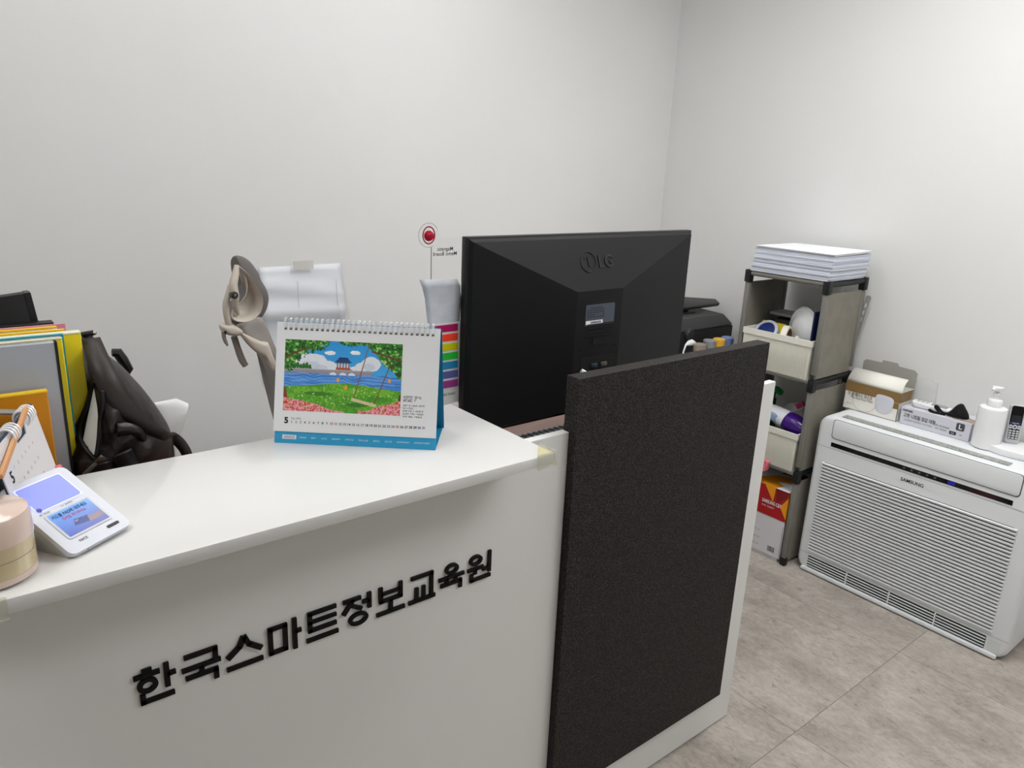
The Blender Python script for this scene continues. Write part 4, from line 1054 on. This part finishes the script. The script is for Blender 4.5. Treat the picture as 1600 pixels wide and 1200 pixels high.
for d in range(1, 32):
    text(cal, str(d), .0055, m_db if d in (2, 9, 16, 23, 30) else (m_dr2 if d in (3, 5, 10, 17, 24, 25, 31) else m_di), FT(.028+(d-1)*.00725, .0355), 'date_number', bold=.00012)
greek(cal, [4, 3], .0046, m_ink, FT(.210, .0850), 'caption_print', 'LEFT', 3); greek(cal, [4, 1], .0046, m_ink, FT(.210, .0798), 'caption_print', 'LEFT', 4)
for i, ws in enumerate(([3, 1, 4, 4], [2, 4], [3, 2, 1, 5], [4, 3, 5], [3, 3, 5])):
    greek(cal, ws, .0030, m_inkg, FT(.210, .0715-i*.0046), 'caption_print', 'LEFT', 10+i)
MB(FT(.013, .0105, -.0008)).prism(rrect(0, .023, -.0035, .0035, .0006), 0, .0003).build('logo_box', m_page, cal)
greek(cal, [5], .0040, mat('ink_navy', '#3a6c96', rough=.6), FT(.0245, .0105, -.0003), 'logo_print')
m_pw = mat('print_white', '#dcecf4', rough=.5)
x = .041
for k, n in enumerate((5, 4, 4, 6, 6, 7, 5, 5, 9, 11)):
    o = greek(cal, [n], .0027, m_pw, FT(x, .0105, -.0006), 'hashtag_print', 'LEFT', 20+k); x += o['width']+.0085

# ------------------------------------------------------------------ card reader pad
ang, tl = .5714, .519
pu_, pv_ = Vector((math.cos(ang), math.sin(ang), 0)), Vector((-math.sin(ang), math.cos(ang), 0))
O = Vector((.0956, .8983, .9955)); WW, LL = .0873, .1197
FPt = frame(O, pu_, pv_*math.cos(tl)+Vector((0, 0, math.sin(tl))))      # top face: a right, b up the slope, c out
rd = thing('card_reader', 'white wedge-shaped card reader with a glowing pad and small colour screen', 'card reader', (O.x, O.y, ZS))
top = [(FPt @ Vector((x, y, 0))) for x, y in rrect(0, WW, 0, LL, .008, 4)]
bot = []
for p in top:
    rel = p-O; bot.append(Vector((p.x, p.y, ZS+.0003)))
n = len(top)
low = [p+(FPt.to_3x3() @ Vector((0, 0, -.006))) for p in top]
low = [Vector((p.x, p.y, max(p.z, ZS+.002))) for p in low]
sh = MB(); sh.add(top+low, [tuple(range(n))]+[(i, (i+1) % n, n+(i+1) % n, n+i) for i in range(n)])
sh.build('cover', mat('reader_white', '#d2d5de', rough=.25), rd, smooth=True)
inn = [Vector((p.x, p.y, ZS+.0003)) for p in low]
cen = sum(inn, Vector((0, 0, 0)))/n
inn = [Vector((cen.x+(p.x-cen.x)*.93, cen.y+(p.y-cen.y)*.93, p.z)) for p in inn]
MB().add(low+inn, [(i, (i+1) % n, n+(i+1) % n, n+i) for i in range(n)]+[tuple(range(2*n-1, n-1, -1))]).build('base', mat('reader_base', '#c9cbcd', rough=.35), rd, smooth=True)
FRd = lambda x, y, z=.0005: FPt @ frame((x, y, z), (1, 0, 0), (0, 1, 0))
MB(FRd(0, 0, .0002)).prism(rrect(.012, .075, .069, .112, .003), 0, .0004).build('tap_pad_glow', mat('pad_edge', '#c8ceff', rough=.3, emit=.55, ecol='#b4bcff'), rd)
MB(FRd(0, 0, .0006)).prism(rrect(.014, .073, .071, .110, .003), 0, .0005).build('tap_pad', mat('pad_blue', '#8c95ff', rough=.3, emit=.42, ecol='#6a74ff'), rd, label='glowing lilac tap pad')
MB(FRd(.016, .0725, .001)).lathe([(.003, 0), (.003, .0006)], 16).build('pad_dot', mat('pad_dot', '#4a4f9e', rough=.4), rd)
greek(rd, [2, 4], .0024, m_inkg, FRd(.018, .066)); greek(rd, [2, 5], .0024, m_ink, FRd(.048, .066), seed=5)
MB(FRd(0, 0, .0003)).prism(rrect(.013, .075, .0195, .063, .003), 0, .0007).build('screen_bezel', mat('bezel_light', '#c9cbd2', rough=.25), rd)
SW, SH = 62, 44
Yg, Xg = np.mgrid[0:SH, 0:SW]; Xn = (Xg+.5)/SW; Yn = (Yg+.5)/SH
img = hx('#6fa6e8')*(1-Yn[..., None])+hx('#5566b8')*Yn[..., None]
img = img*(1-.45*np.clip((Xn+Yn-1.0)/1., 0, 1)[..., None])+hx('#6b6a86')*(.45*np.clip((Xn+Yn-1.0), 0, 1)[..., None])
m_ = inpoly(Xn, Yn, [(.36, .50), (.68, .56), (.62, .80), (.28, .72)]); img[m_] = hx('#3b4a86')
m_ = inpoly(Xn, Yn, [(.66, .60), (.98, .62), (.98, .80), (.60, .82)]); img[m_] = hx('#8d7a82')
m_ = inpoly(Xn, Yn, [(.36, .54), (.44, .555), (.42, .62), (.34, .60)]); img[m_] = hx('#8a7c86')
scr = canvas('screen', img, .056, .0385, FRd(.016, .0222, .0013), vcol_mat('lcd_print', .2, emit=.12), rd)
text(rd, '카드를 PAD에 대주세요', .0062, mat('lcd_navy', '#1c2d5e', rough=.4), FRd(.042, .0545, .0017), 'screen_print', bold=.0001, sx=.78)
text(rd, '결제를 확인하세요', .0055, mat('lcd_red', '#c23a56', rough=.4), FRd(.043, .0475, .0017), 'screen_print', sx=.78)
text(rd, 'NICE', .0052, m_inkg, FRd(.026, .0125), 'maker_print', bold=.0001)
MB(FRd(0, 0, .0001)).prism(rrect(.059, .076, .0095, .0135, .0012), 0, .0006).build('chip_badge', mat('badge_black', '#2a2a2e', rough=.4), rd)
MB(FRd(0, 0, -.0045)).box(.022, .070, -.0012, .0005, 0, .0035).build('card_slot', mat('slot_grey', '#aeb2b8', rough=.4), rd)
rt = MB(FRd(0, 0, -.002)).box(.080, .0875, .1195, .124, 0, .0012).build('red_tag', mat('tag_red', '#d0605f', rough=.5), rd, label='small red tag')

# ------------------------------------------------------------------ cream pump jar
jr = thing('cream_jar', 'round cream and blush pump jar at the left end of the counter', 'jar', (.022, .915, ZS))
FJ = frame((.019, .915, ZS+.0004), (1, 0, 0), (0, 1, 0)); R_ = .0455
m_bl = mat('blush_plastic', '#d6bfb2', rough=.12, coat=.5); m_cream = mat('cream_gel', '#c6b692', rough=.2, coat=.4)
MB(FJ).lathe([(R_-.005, 0), (R_-.0005, .003), (R_, .010), (R_, .0105)], 40).build('foot', m_bl, jr, smooth=True)
MB(FJ).lathe([(R_-.0004, .0106), (R_-.0004, .0465)], 40, cap=False).build('body', m_cream, jr, smooth=True)
MB(FJ).lathe([(R_+.0002, .0466), (R_, .070), (R_-.002, .076), (R_-.007, .0785), (.012, .0815), (.010, .083), (.0095, .096), (.001, .0965)], 40).build('lid', m_bl, jr, smooth=True)
MB(FJ).lathe([(.0075, .0966), (.0075, .108), (.012, .1095), (.012, .116), (.001, .117)], 20).build('pump', m_bl, jr, smooth=True)
MB(FJ).tube([((R_+.0001)*math.cos(a), (R_+.0001)*math.sin(a), .030) for a in [-2.2+i*.1 for i in range(19)]], .0003, 4).build('label_line', m_inkg, jr)
az = -.22
Mx = FJ @ frame(((R_+.0012)*math.cos(az), (R_+.0012)*math.sin(az), .034), (-math.sin(az), math.cos(az), 0), (0, 0, 1))
text(jr, 'Ra', .015, m_ink, Mx, 'script_print', align='RIGHT', sx=.55)

# ------------------------------------------------------------------ small tent calendar seen edge-on
sc_ = thing('tent_calendar', 'small white and navy tent calendar standing behind the card reader', 'calendar', (.08, 1.1, ZS))
A_, B_ = Vector((.0985, 1.150, 1.107)), Vector((.039, .982, 1.107))
rdir = (B_-A_).normalized(); sd = Vector((-rdir.y, rdir.x, 0)); sd = sd if sd.x > 0 else -sd
rl = (B_-A_).length
baseR = A_+sd*.022; baseR.z = ZS+.0008
baseL = A_-sd*.030; baseL.z = ZS+.0008
m_navy = mat('navy_board', '#22364f', rough=.5); m_pgw = mat('tent_page', '#dcd9da', rough=.6)
FR_ = frame(baseR, rdir, A_-baseR); hr = (A_-baseR).length
FL_ = frame(baseL, rdir, A_-baseL); hl = (A_-baseL).length
MB(FR_).box(0, rl, 0, hr, -.001, .001).build('board', m_navy, sc_)
MB(FL_).box(0, rl, 0, hl, -.001, .001).build('board', m_navy, sc_)
MB(FR_).prism([(0.0, 0), (rl, 0), (rl, hr*.98), (.108, hr*.98), (.098, hr-.022), (.060, hr-.022), (.050, hr*.98), (0.0, hr*.98)], -.0024, -.0011).build('page', m_pgw, sc_)
ou = -(FR_.to_3x3() @ Vector((0, 0, 1)))
if ou.x < 0: ou = -ou
FP_ = frame(B_*0+baseR+rdir*rl+ou*.0030, -rdir, A_-baseR)     # readable from the right side
text(sc_, '5', .02, m_ink, FP_ @ frame((.024, hr-.045, 0), (1, 0, 0), (0, 1, 0)), 'month_number', bold=.0004)
random.seed(2)
for i in range(4):
    for j in range(6):
        d = i*7+j+1
        text(sc_, str(d), .006, random.choice((m_di, m_di, m_dr2, m_db)), FP_ @ frame((.040+j*.017, hr-.038-i*.022, 0), (1, 0, 0), (0, 1, 0)), 'date_number')
for k0 in (.022, .030, .038, .046, .095, .103, .111, .119):
    c_ = A_+rdir*k0
    MB(frame(c_+Vector((0, 0, -.006)), sd, (0, 0, 1))).tube([(.0095*math.cos(t*math.pi/8), .0105*math.sin(t*math.pi/8), 0) for t in range(16)], .0018, 6, closed=True).build('spiral_ring', m_wire, sc_, smooth=True)
def page_hit(x, y, off=.0065):
    d = ray(x, y); return EYE+d*((baseR+ou*off-EYE).dot(ou)/d.dot(ou))
w0, w1 = page_hit(41, 638), page_hit(1, 745)
MB(frame(w1, w0-w1, ou)).box(0, (w0-w1).length, -.0025, .0025, -.0032, .0032).build('wooden_bar', m_wood, sc_, bevel=.001, label='pale wooden bar')

# ------------------------------------------------------------------ files in the rack on the left
fr = thing('file_rack', 'grey plastic file rack behind the counter at the far left', 'file rack', (.03, 1.3, .7305))
m_rk = mat('rack_plastic', '#86837f', rough=.45)
MB().box(-.10, .165, 1.20, 1.42, .7305, .7405).build('base', m_rk, fr)
for y in (1.2, 1.41): MB().box(-.10, .165, y, y+.01, .7405, .86).build('wall', m_rk, fr)
Yr = 1.1975
hp = [at(-30, 643, Yr), at(20, 644, Yr), at(44, 646, Yr), at(53, 652, Yr), at(57, 668, Yr), at(62, 720, Yr)]
hp.append(Vector((hp[-1].x, Yr, .74)))
MB().tube(smoothpoly(hp, 4, False), .0075, 8, flat=.5).build('front_loop', m_rk, fr, smooth=True)
def sheetbox(name, label, cat, xr, yt, Y, th, m, wid=.225, group=None, parts=(), z0=.742):
    p = at(xr, yt, Y)
    t = thing(name, label, cat, (p.x-wid/2, Y, z0), group)
    return t, p
def folder(name, label, cat, xr, yt, Y, th, m, wid=.225, z0=.742, edge=None, em=None, top=None):
    t, p = sheetbox(name, label, cat, xr, yt, Y, th, m, wid, None, (), z0)
    MB().box(p.x-wid, p.x, Y, Y+th, z0, p.z).build('cover', m, t, bevel=.0008, seg=1)
    if edge: MB().box(p.x-edge, p.x+.0003, Y-.0009, Y+th+.0003, z0, p.z).build('spine', em, t)
    if top: MB().box(p.x-wid, p.x+.0002, Y-.0003, Y+th+.0003, p.z+.0001, p.z+.0022).build('top_edge', top, t)
    return t
m_or = mat('orange_file', '#cf8508', rough=.5); m_ye = mat('yellow_file', '#ead30c', rough=.45); m_yt = mat('yellow_edge', '#e8bd20', rough=.5)
m_gf = mat('grey_clear_file', '#a7abb2', rough=.25); m_cr = mat('cream_edge', '#dcd9be', rough=.6); m_cy = mat('cyan_file', '#2790a0', rough=.4)
folder('orange_file', 'orange file box standing at the front of the grey rack', 'file', 74, 613, 1.212, .014, m_or, top=m_yt, wid=.21)
folder('grey_file', 'translucent grey clear file with black spine behind the orange file', 'file', 88.5, 534, 1.234, .012, m_gf, edge=.0035, em=m_black)
folder('yellow_folder', 'narrow yellow folder right behind the grey clear file', 'folder', 97, 530, 1.252, .006, m_ye, top=m_cr)
folder('cyan_folder', 'folder with a teal edge between two yellow folders', 'folder', 98.5, 524, 1.262, .006, m_paper, edge=.003, em=m_cy, top=m_cy)
folder('yellow_file', 'wide yellow file with pale top edge leaning against the leather bag', 'file', 126, 521, 1.275, .018, m_ye, top=m_cr)
folder('yellow_binder', 'yellow folder with a thin visible top in the middle of the rack', 'folder', 101, 517, 1.300, .008, m_paper, top=m_yt)
folder('pale_folder', 'pale folder with yellow lip just before the black binders', 'folder', 89, 512.5, 1.312, .008, m_paper, top=m_yt)
folder('pink_divider', 'pink divider card sticking up behind the yellow folders', 'card', 102, 505, 1.330, .002, mat('pink_card', '#d98ba0', rough=.6))
folder('black_binder', 'black binder lying low behind the yellow folders', 'binder', 84, 503.5, 1.345, .022, mat('binder_black', '#0d0d10', rough=.5))
m_bk = MATS['binder_black']
pbk = thing('black_book', 'tall black book tilted above the other files at the left edge', 'book', (.06, 1.385, .742))
pts_ = [at(46.5, 455.5, 1.375), at(60, 506, 1.375), at(-60, 470, 1.375)]
v0 = pts_[0]; dn = (pts_[1]-pts_[0]).normalized(); lf = Vector((dn.z, 0, -dn.x)); lf = lf if lf.x < 0 else -lf
Ld = (v0.z-.742)/-dn.z
FBk = frame(v0, lf, dn)
MB(FBk).box(0, .17, 0, Ld*.985, -.011, .011).build('cover', m_bk, pbk, bevel=.001)
MB(FBk).box(.002, .009, -.0006, Ld*.98, -.0118, .0118).build('spine', mat('binder_edge', '#191a20', rough=.4), pbk)

# ------------------------------------------------------------------ dark brown leather bag
bag = thing('leather_bag', 'dark brown leather bag with open zip leaning on the files', 'bag', (.24, 1.30, .7305))
YB = 1.315
def bz(x, y): return (70+x/4.8, 500+y/4.8)
def B2(x, y):
    p = at(*bz(x, y), YB); return (p.x, p.z)
m_le = mat('brown_leather', '#15100e', rough=.36, col2='#221917', nscale=14, bump=.5, bscale=90)
m_le2 = mat('strap_leather', '#2b2421', rough=.5, bump=.2, bscale=160); m_led = mat('leather_dark', '#0d0a09', rough=.5)
out = smoothpoly([B2(285, 130), B2(350, 110), B2(400, 190), B2(470, 260), B2(560, 330), B2(640, 410), B2(740, 520), B2(850, 670), B2(925, 800), B2(955, 950), B2(965, 1100)]
    + [(B2(965, 1100)[0]+.004, .80), (B2(965, 1100)[0]-.01, .7345), (B2(500, 1100)[0], .7320), (B2(60, 1100)[0]+.01, .7345), (B2(60, 1100)[0], .80), B2(48, 1060), B2(95, 930), B2(150, 760), B2(235, 590), B2(285, 400), B2(280, 250)], 3)
FBg = frame((0, YB, 0), (1, 0, 0), (0, 0, 1))
cen = ((B2(430, 900)[0]), B2(430, 900)[1])
PL = Pillow(out, .095, .07, FBg, center=cen, p=2.6, wr=.0075, wf=62)
PL.mesh(MB(), 16).build('body', m_le, bag, smooth=True)
def on_bag(x, y, off=.003):
    a, b = B2(x, y); d = PL.depth(a, b); return Vector((a, YB-d-off-max(PL.wrinkle(a, b), 0), b))
def ribbon(name, pts, widths, m, off=.004, th=.003, label=None):
    C = [on_bag(*p, off) for p in pts]; C = smoothpoly(C, 4, False); k = len(C); vs = []; fs = []
    for i, p in enumerate(C):
        t = (C[min(i+1, k-1)]-C[max(i-1, 0)]).normalized(); sdv = t.cross(Vector((0, -1, 0))).normalized()
        wi = np.interp(i/(k-1), np.linspace(0, 1, len(widths)), widths)
        vs += [p+sdv*wi/2, p+Vector((0, -.0015, 0)), p-sdv*wi/2]
    for i in range(k-1):
        for j in range(2): fs.append((3*i+j, 3*i+j+1, 3*i+4+j, 3*i+3+j))
    o = MB().add(vs, fs).build(name, m, bag, smooth=True, label=label); s = o.modifiers.new('thickness', 'SOLIDIFY'); s.thickness = th; s.offset = 0
    return o
ribbon('strap', [(322, 118), (345, 250), (395, 380), (480, 510), (600, 630), (720, 720), (830, 790), (940, 860), (1010, 920), (1050, 990), (1060, 1060)], [.026, .031, .034, .032, .026, .020, .018, .018, .018, .017, .016], m_le2, off=.006)
q0, q1 = on_bag(270, 108, .004), on_bag(362, 92, .004)
MB().tube([q0, q1], .0045, 8).build('strap_pin', m_led, bag, smooth=True)
MB().sphere(tuple(on_bag(366, 92, .006)), .0035, 10).build('rivet', mat('metal', '#b0aca6', rough=.25, metal=1.), bag, smooth=True)
ribbon('zip_edge', [(312, 380), (298, 470), (270, 590), (225, 700), (205, 790), (240, 860), (285, 905)], [.006]*2, m_led, off=.004)
ribbon('zip_edge', [(345, 420), (345, 520), (335, 620), (325, 720), (315, 800), (300, 880)], [.007]*2, m_led, off=.004)
W_ = [(310, 440), (320, 560), (322, 700), (305, 860), (275, 882), (222, 800), (250, 700), (285, 560)]
vsW = [on_bag(*p, .0025) for p in W_]; cW = sum(vsW, Vector((0, 0, 0)))/len(vsW)+Vector((0, -.001, 0))
MB().add(vsW+[cW], [(i, (i+1) % 8, 8) for i in range(8)]).build('inner_paper', mat('bag_paper', '#c9c9c4', rough=.6), bag, smooth=True, label='white papers inside the open zip')
za, zb = on_bag(312, 895, .013), on_bag(205, 1012, .013)
zd = (zb-za).normalized()
m_met = MATS['metal']
MB(frame(za, zd, (0, -1, 0))).box(-.008, .006, -.002, .002, -.005, .005).build('zip_slider', m_met, bag, bevel=.0008)
MB(frame(za, zd, (0, -1, 0))).box(.006, (zb-za).length, -.001, .001, -.003, .003).build('zip_pull', mat('zip_dull', '#8f8a84', rough=.4, metal=.7), bag, bevel=.0006)
ribbon('side_band', [(330, 925), (350, 1000), (380, 1080), (400, 1150)], [.040, .036, .034], mat('leather_shine', '#1a1412', rough=.28, bump=.4, bscale=90), off=.003)
ribbon('handle_tab', [(470, 850), (510, 930), (555, 1010), (590, 1060)], [.030, .030, .030], m_led, off=.005)
ribbon('fold', [(440, 690), (520, 690), (600, 720), (640, 780)], [.022, .018, .006], MATS['brown_leather'], off=.004)
hq = [at(*bz(505, 245), 1.40), at(*bz(545, 245), 1.40), at(*bz(585, 300), 1.40), at(*bz(628, 370), 1.40), at(*bz(600, 420), 1.40)]
MB().tube(hq, [.007, .009, .009, .008, .006], 8).build('rear_handle', m_led, bag, smooth=True)

# crumpled white paper bag behind
tz = lambda x, y: at(*bz(x, y), 1.47)
wbag = thing('paper_bag', 'crumpled white paper sheet poking up right behind the leather bag', 'paper', (.34, 1.47, .7305))
o_ = [tz(820, 620), tz(900, 605), tz(985, 588), tz(1076, 626), tz(1050, 740), tz(1012, 868), tz(985, 1000)]
pl_ = [(p.x, p.z) for p in o_]+[(o_[-1].x-.005, .7325), (o_[0].x-.02, .7325), (o_[0].x-.015, .9)]
Pillow(pl_, .02, .015, frame((0, 1.47, 0), (1, 0, 0), (0, 0, 1)), wr=.004, wf=95).mesh(MB(), 8).build('sheet', mat('bag_white', '#dcdcda', rough=.7), wbag, smooth=True)

# ------------------------------------------------------------------ paper taped to the back wall
wpz = thing('wall_notice', 'creased white paper sheet taped to the back wall behind the calendar', 'paper', (1.0, YW-.003, .8))
q = [(405, 418), (470, 414), (531, 411), (537, 500), (541, 560), (470, 566), (408, 570)]
NX, NZ = 13, 21; vs = []; fs = []
aL, aR, bL, bR = at(404, 418, YW-.002), at(531, 411, YW-.002), at(412, 600, YW-.002), at(543, 592, YW-.002)
random.seed(8)
for j in range(NZ):
    for i in range(NX):
        s, t = i/(NX-1), j/(NZ-1)
        p = (aL*(1-s)+aR*s)*(1-t)+(bL*(1-s)+bR*s)*t
        cr_ = .016*math.exp(-((t-.38)/.06)**2)+.010*math.exp(-((t-.15-.1*s)/.05)**2)+.002*random.random()+(.008*abs(math.sin(t*5)) if t < .9 else 0)
        vs.append(p-Vector((0, .002+cr_, 0)))
for j in range(NZ-1):
    for i in range(NX-1): fs.append((j*NX+i, j*NX+i+1, (j+1)*NX+i+1, (j+1)*NX+i))
o = MB().add(vs, fs).build('sheet', mat('notice_paper', '#dde0e6', rough=.7), wpz, smooth=True); o.modifiers.new('thickness', 'SOLIDIFY').thickness = .0004
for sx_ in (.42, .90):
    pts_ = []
    MB().tube([(aL*(1-sx_)+aR*sx_)*(1-t)+(bL*(1-sx_)+bR*sx_)*t-Vector((0, .022, 0)) for t in (.12, .3, .5)], .0008, 4).build('crease_shade_line', mat('crease_shade_grey', '#b4b7bf', rough=.8), wpz)  # thin grey lines laid over the sheet to draw the shade of its creases
t0, t1 = at(455, 409, YW-.002), at(486, 416, YW-.002)
MB().box(t0.x, t1.x, YW-.022, YW-.0205, t1.z-.008, t0.z+.004).build('tape', mat('tape_clear', '#d8d6cc', rough=.3, alpha=.45), wpz)

# ------------------------------------------------------------------ office chair (headrest above the counter)
ch = thing('office_chair', 'beige office chair with a grey cushioned headrest behind the counter', 'chair', (.72, 1.80, 0))
YC = 1.78
def H3(x, y, Y=YC): return at(320+x/5, 380+y/5, Y)
def H2(x, y): p = H3(x, y); return (p.x, p.z)
m_be = mat('beige_plastic', '#c9bfb2', rough=.45); m_cu = mat('grey_cushion', '#6f6c69', rough=.8, bump=.15, bscale=400); m_bed = mat('taupe_plastic', '#8f877d', rough=.5)
FH = frame((0, YC, 0), (1, 0, 0), (0, 0, 1))
H2b = H2
def H2(x, y): p = H3(x, y, YC+.046); return (p.x, p.z)
cush = smoothpoly([H2(245, 110), H2(285, 100), H2(350, 140), H2(410, 220), H2(440, 290), H2(480, 360), H2(498, 430), H2(480, 520), H2(430, 590), H2(350, 640), H2(270, 645), H2(205, 610), H2(190, 570), H2(270, 500), H2(325, 400), H2(335, 310), H2(272, 190)], 3)
Pillow(cush, .014, .09, frame((0, YC+.046, 0), (1, 0, 0), (0, 0, 1)), center=H2(370, 440), p=3).mesh(MB(), 9).build('headrest_cushion', m_cu, ch, smooth=True)
# shell: a rim-framed dish with an opening on its left
H2 = H2b
so = smoothpoly([H2(246, 165), H2(300, 207), H2(350, 260), H2(400, 330), H2(437, 400), H2(447, 465), H2(425, 540), H2(370, 592), H2(310, 613), H2(250, 611), H2(205, 590), H2(196, 556), H2(215, 505), H2(262, 470), H2(310, 400), H2(322, 320), H2(305, 245), H2(262, 205)], 3)
si = Vector(H2(365, 440)); n = len(so); vs = []; fs = []
for k, dep in ((1., .006), (.97, .010), (.9, .006), (.75, -.008), (.5, -.016), (.25, -.019)):
    for p in so: v = si+(Vector((p.x, p.y))-si)*k; vs.append((v.x, v.y, dep))
vs.append((si.x, si.y, -.02))
for k in range(5):
    for i in range(n): fs.append((k*n+i, k*n+(i+1) % n, (k+1)*n+(i+1) % n, (k+1)*n+i))
for i in range(n): fs.append((5*n+i, 5*n+(i+1) % n, 6*n))
MB(FH).add(vs, fs).build('headrest_shell', m_be, ch, smooth=True)
bpth = [H3(250, 170, YC-.004), H3(238, 250, YC-.008), H3(222, 330, YC-.012), H3(235, 410, YC-.014), H3(238, 480, YC-.01), H3(262, 560, YC-.004)]
MB().tube(smoothpoly(bpth, 4, False), [.004+.0065*math.sin(math.pi*i/20*.9+.25) for i in range(21)], 10).build('headrest_bracket', m_be, ch, smooth=True)
MB().tube(smoothpoly([H3(205, 330, YC-.002), H3(185, 400, YC-.004), H3(165, 470, YC-.004), H3(168, 550, YC-.004), H3(190, 645, YC-.002)], 4, False), .0078, 10).build('headrest_arm', m_be, ch, smooth=True)
pv = H3(233, 406, YC-.026)
MB(frame(pv, (1, 0, 0), (0, 0, 1))).lathe([(.0082, -.012), (.0082, .002), (.007, .003), (.001, .003)], 18).build('pivot', mat('pivot_dark', '#3a3632', rough=.4), ch, smooth=True)
MB(frame(pv, (1, 0, 0), (0, 0, 1))).lathe([(.0045, .003), (.004, .006), (.001, .0065)], 14).build('pivot_screw', m_met, ch, smooth=True)
mo = smoothpoly([H2(130, 640), H2(200, 628), H2(250, 650), H2(300, 690), H2(270, 722), H2(200, 722), H2(150, 705), H2(128, 670)], 3)
Pillow(mo, .018, .03, frame((0, YC+.004, 0), (1, 0, 0), (0, 0, 1)), p=4).mesh(MB(), 6).build('headrest_mount', m_be, ch, smooth=True)
MB().sphere(tuple(H3(162, 695, YC-.014)), .0035, 8).build('mount_screw', m_void, ch, smooth=True)
MB().tube(smoothpoly([H3(146, 690, YC), H3(152, 745, YC), H3(178, 800, YC)], 4, False), [.005]*4+[.0045]*3+[.003]*2, 8).build('lever', m_bed, ch, smooth=True)
MB().tube(smoothpoly([H3(228, 730, YC+.02), H3(260, 830, YC+.02), H3(290, 910, YC+.02), H3(318, 955, YC+.02)], 4, False), [.008]*5+[.0085]*5+[.0078]*3, 10).build('armrest', m_bed, ch, smooth=True)
# upper backrest frame and mesh, running down behind the calendar
fr_o = smoothpoly([H2(265, 690), H2(330, 715), H2(400, 750), H2(455, 772), H2(492, 775), H2(525, 860), H2(570, 980), H2(540, 1000), H2(500, 905), H2(440, 880), H2(360, 820), H2(300, 750)], 2)
Pillow(fr_o, .012, .02, frame((0, YC, 0), (1, 0, 0), (0, 0, 1)), center=H2(440, 820), p=5).mesh(MB(), 4).build('back_frame', m_be, ch, smooth=True)
bo = [H2(285, 668), H2(400, 615), H2(480, 600), H2(520, 690), H2(560, 780), H2(660, 1000)]
bo += [(bo[-1][0]+.12, .80), (bo[-1][0]+.14, .56), (bo[-1][0]+.05, .56), (bo[-1][0]+.03, .80), H2(580, 960), H2(530, 880), H2(450, 790), H2(370, 740)]
Pillow(smoothpoly(bo, 3), .012, .16, frame((0, YC+.03, 0), (1, 0, 0), (0, 0, 1)), center=H2(600, 900), p=5).mesh(MB(), 6).build('backrest', mat('back_mesh', '#a39e99', rough=.8, bump=.3, bscale=500), ch, smooth=True)
c_top0 = Vector((bo[7][0]-.16, 0, 0))
sx = c_top0.x+.16
MB(frame((sx+.22, YC+.22, .46), (1, 0, 0), (0, 1, 0))).prism(rrect(-.24, .24, -.24, .24, .09), 0, .07).build('seat', m_cu, ch, bevel=.02, seg=3)
MB(frame((sx+.22, YC+.22, .10), (1, 0, 0), (0, 1, 0))).lathe([(.03, 0), (.03, .2), (.02, .2), (.02, .36)], 16).build('gas_column', m_bed, ch, smooth=True)
for k in range(5):
    a = k*math.tau/5+.3; c_, s_ = math.cos(a), math.sin(a); bx, by = sx+.22, YC+.22
    MB().tube([(bx, by, .115), (bx+.25*c_, by+.25*s_, .075)], [.028, .016], 8).build('base_leg', m_be, ch, smooth=True)
    MB(frame((bx+.25*c_, by+.25*s_-.02, .03), (1, 0, 0), (0, 0, 1))).lathe([(.025, -.04), (.03, -.036), (.03, -.004), (.025, 0)], 14).build('caster', m_black, ch, smooth=True)
MB().tube([(sx+.22, YC+.20, .45), (sx+.02, YC+.10, .46), (sx-.03, YC+.08, .56), (sx-.03, YC+.07, .66)], .02, 8).build('back_support', m_be, ch, smooth=True)

if '_o' in TXT:
    _c = TXT['_o'].data; bpy.data.objects.remove(TXT['_o']); bpy.data.curves.remove(_c)
for o in bpy.data.objects:
    if 'width' in o: del o['width']
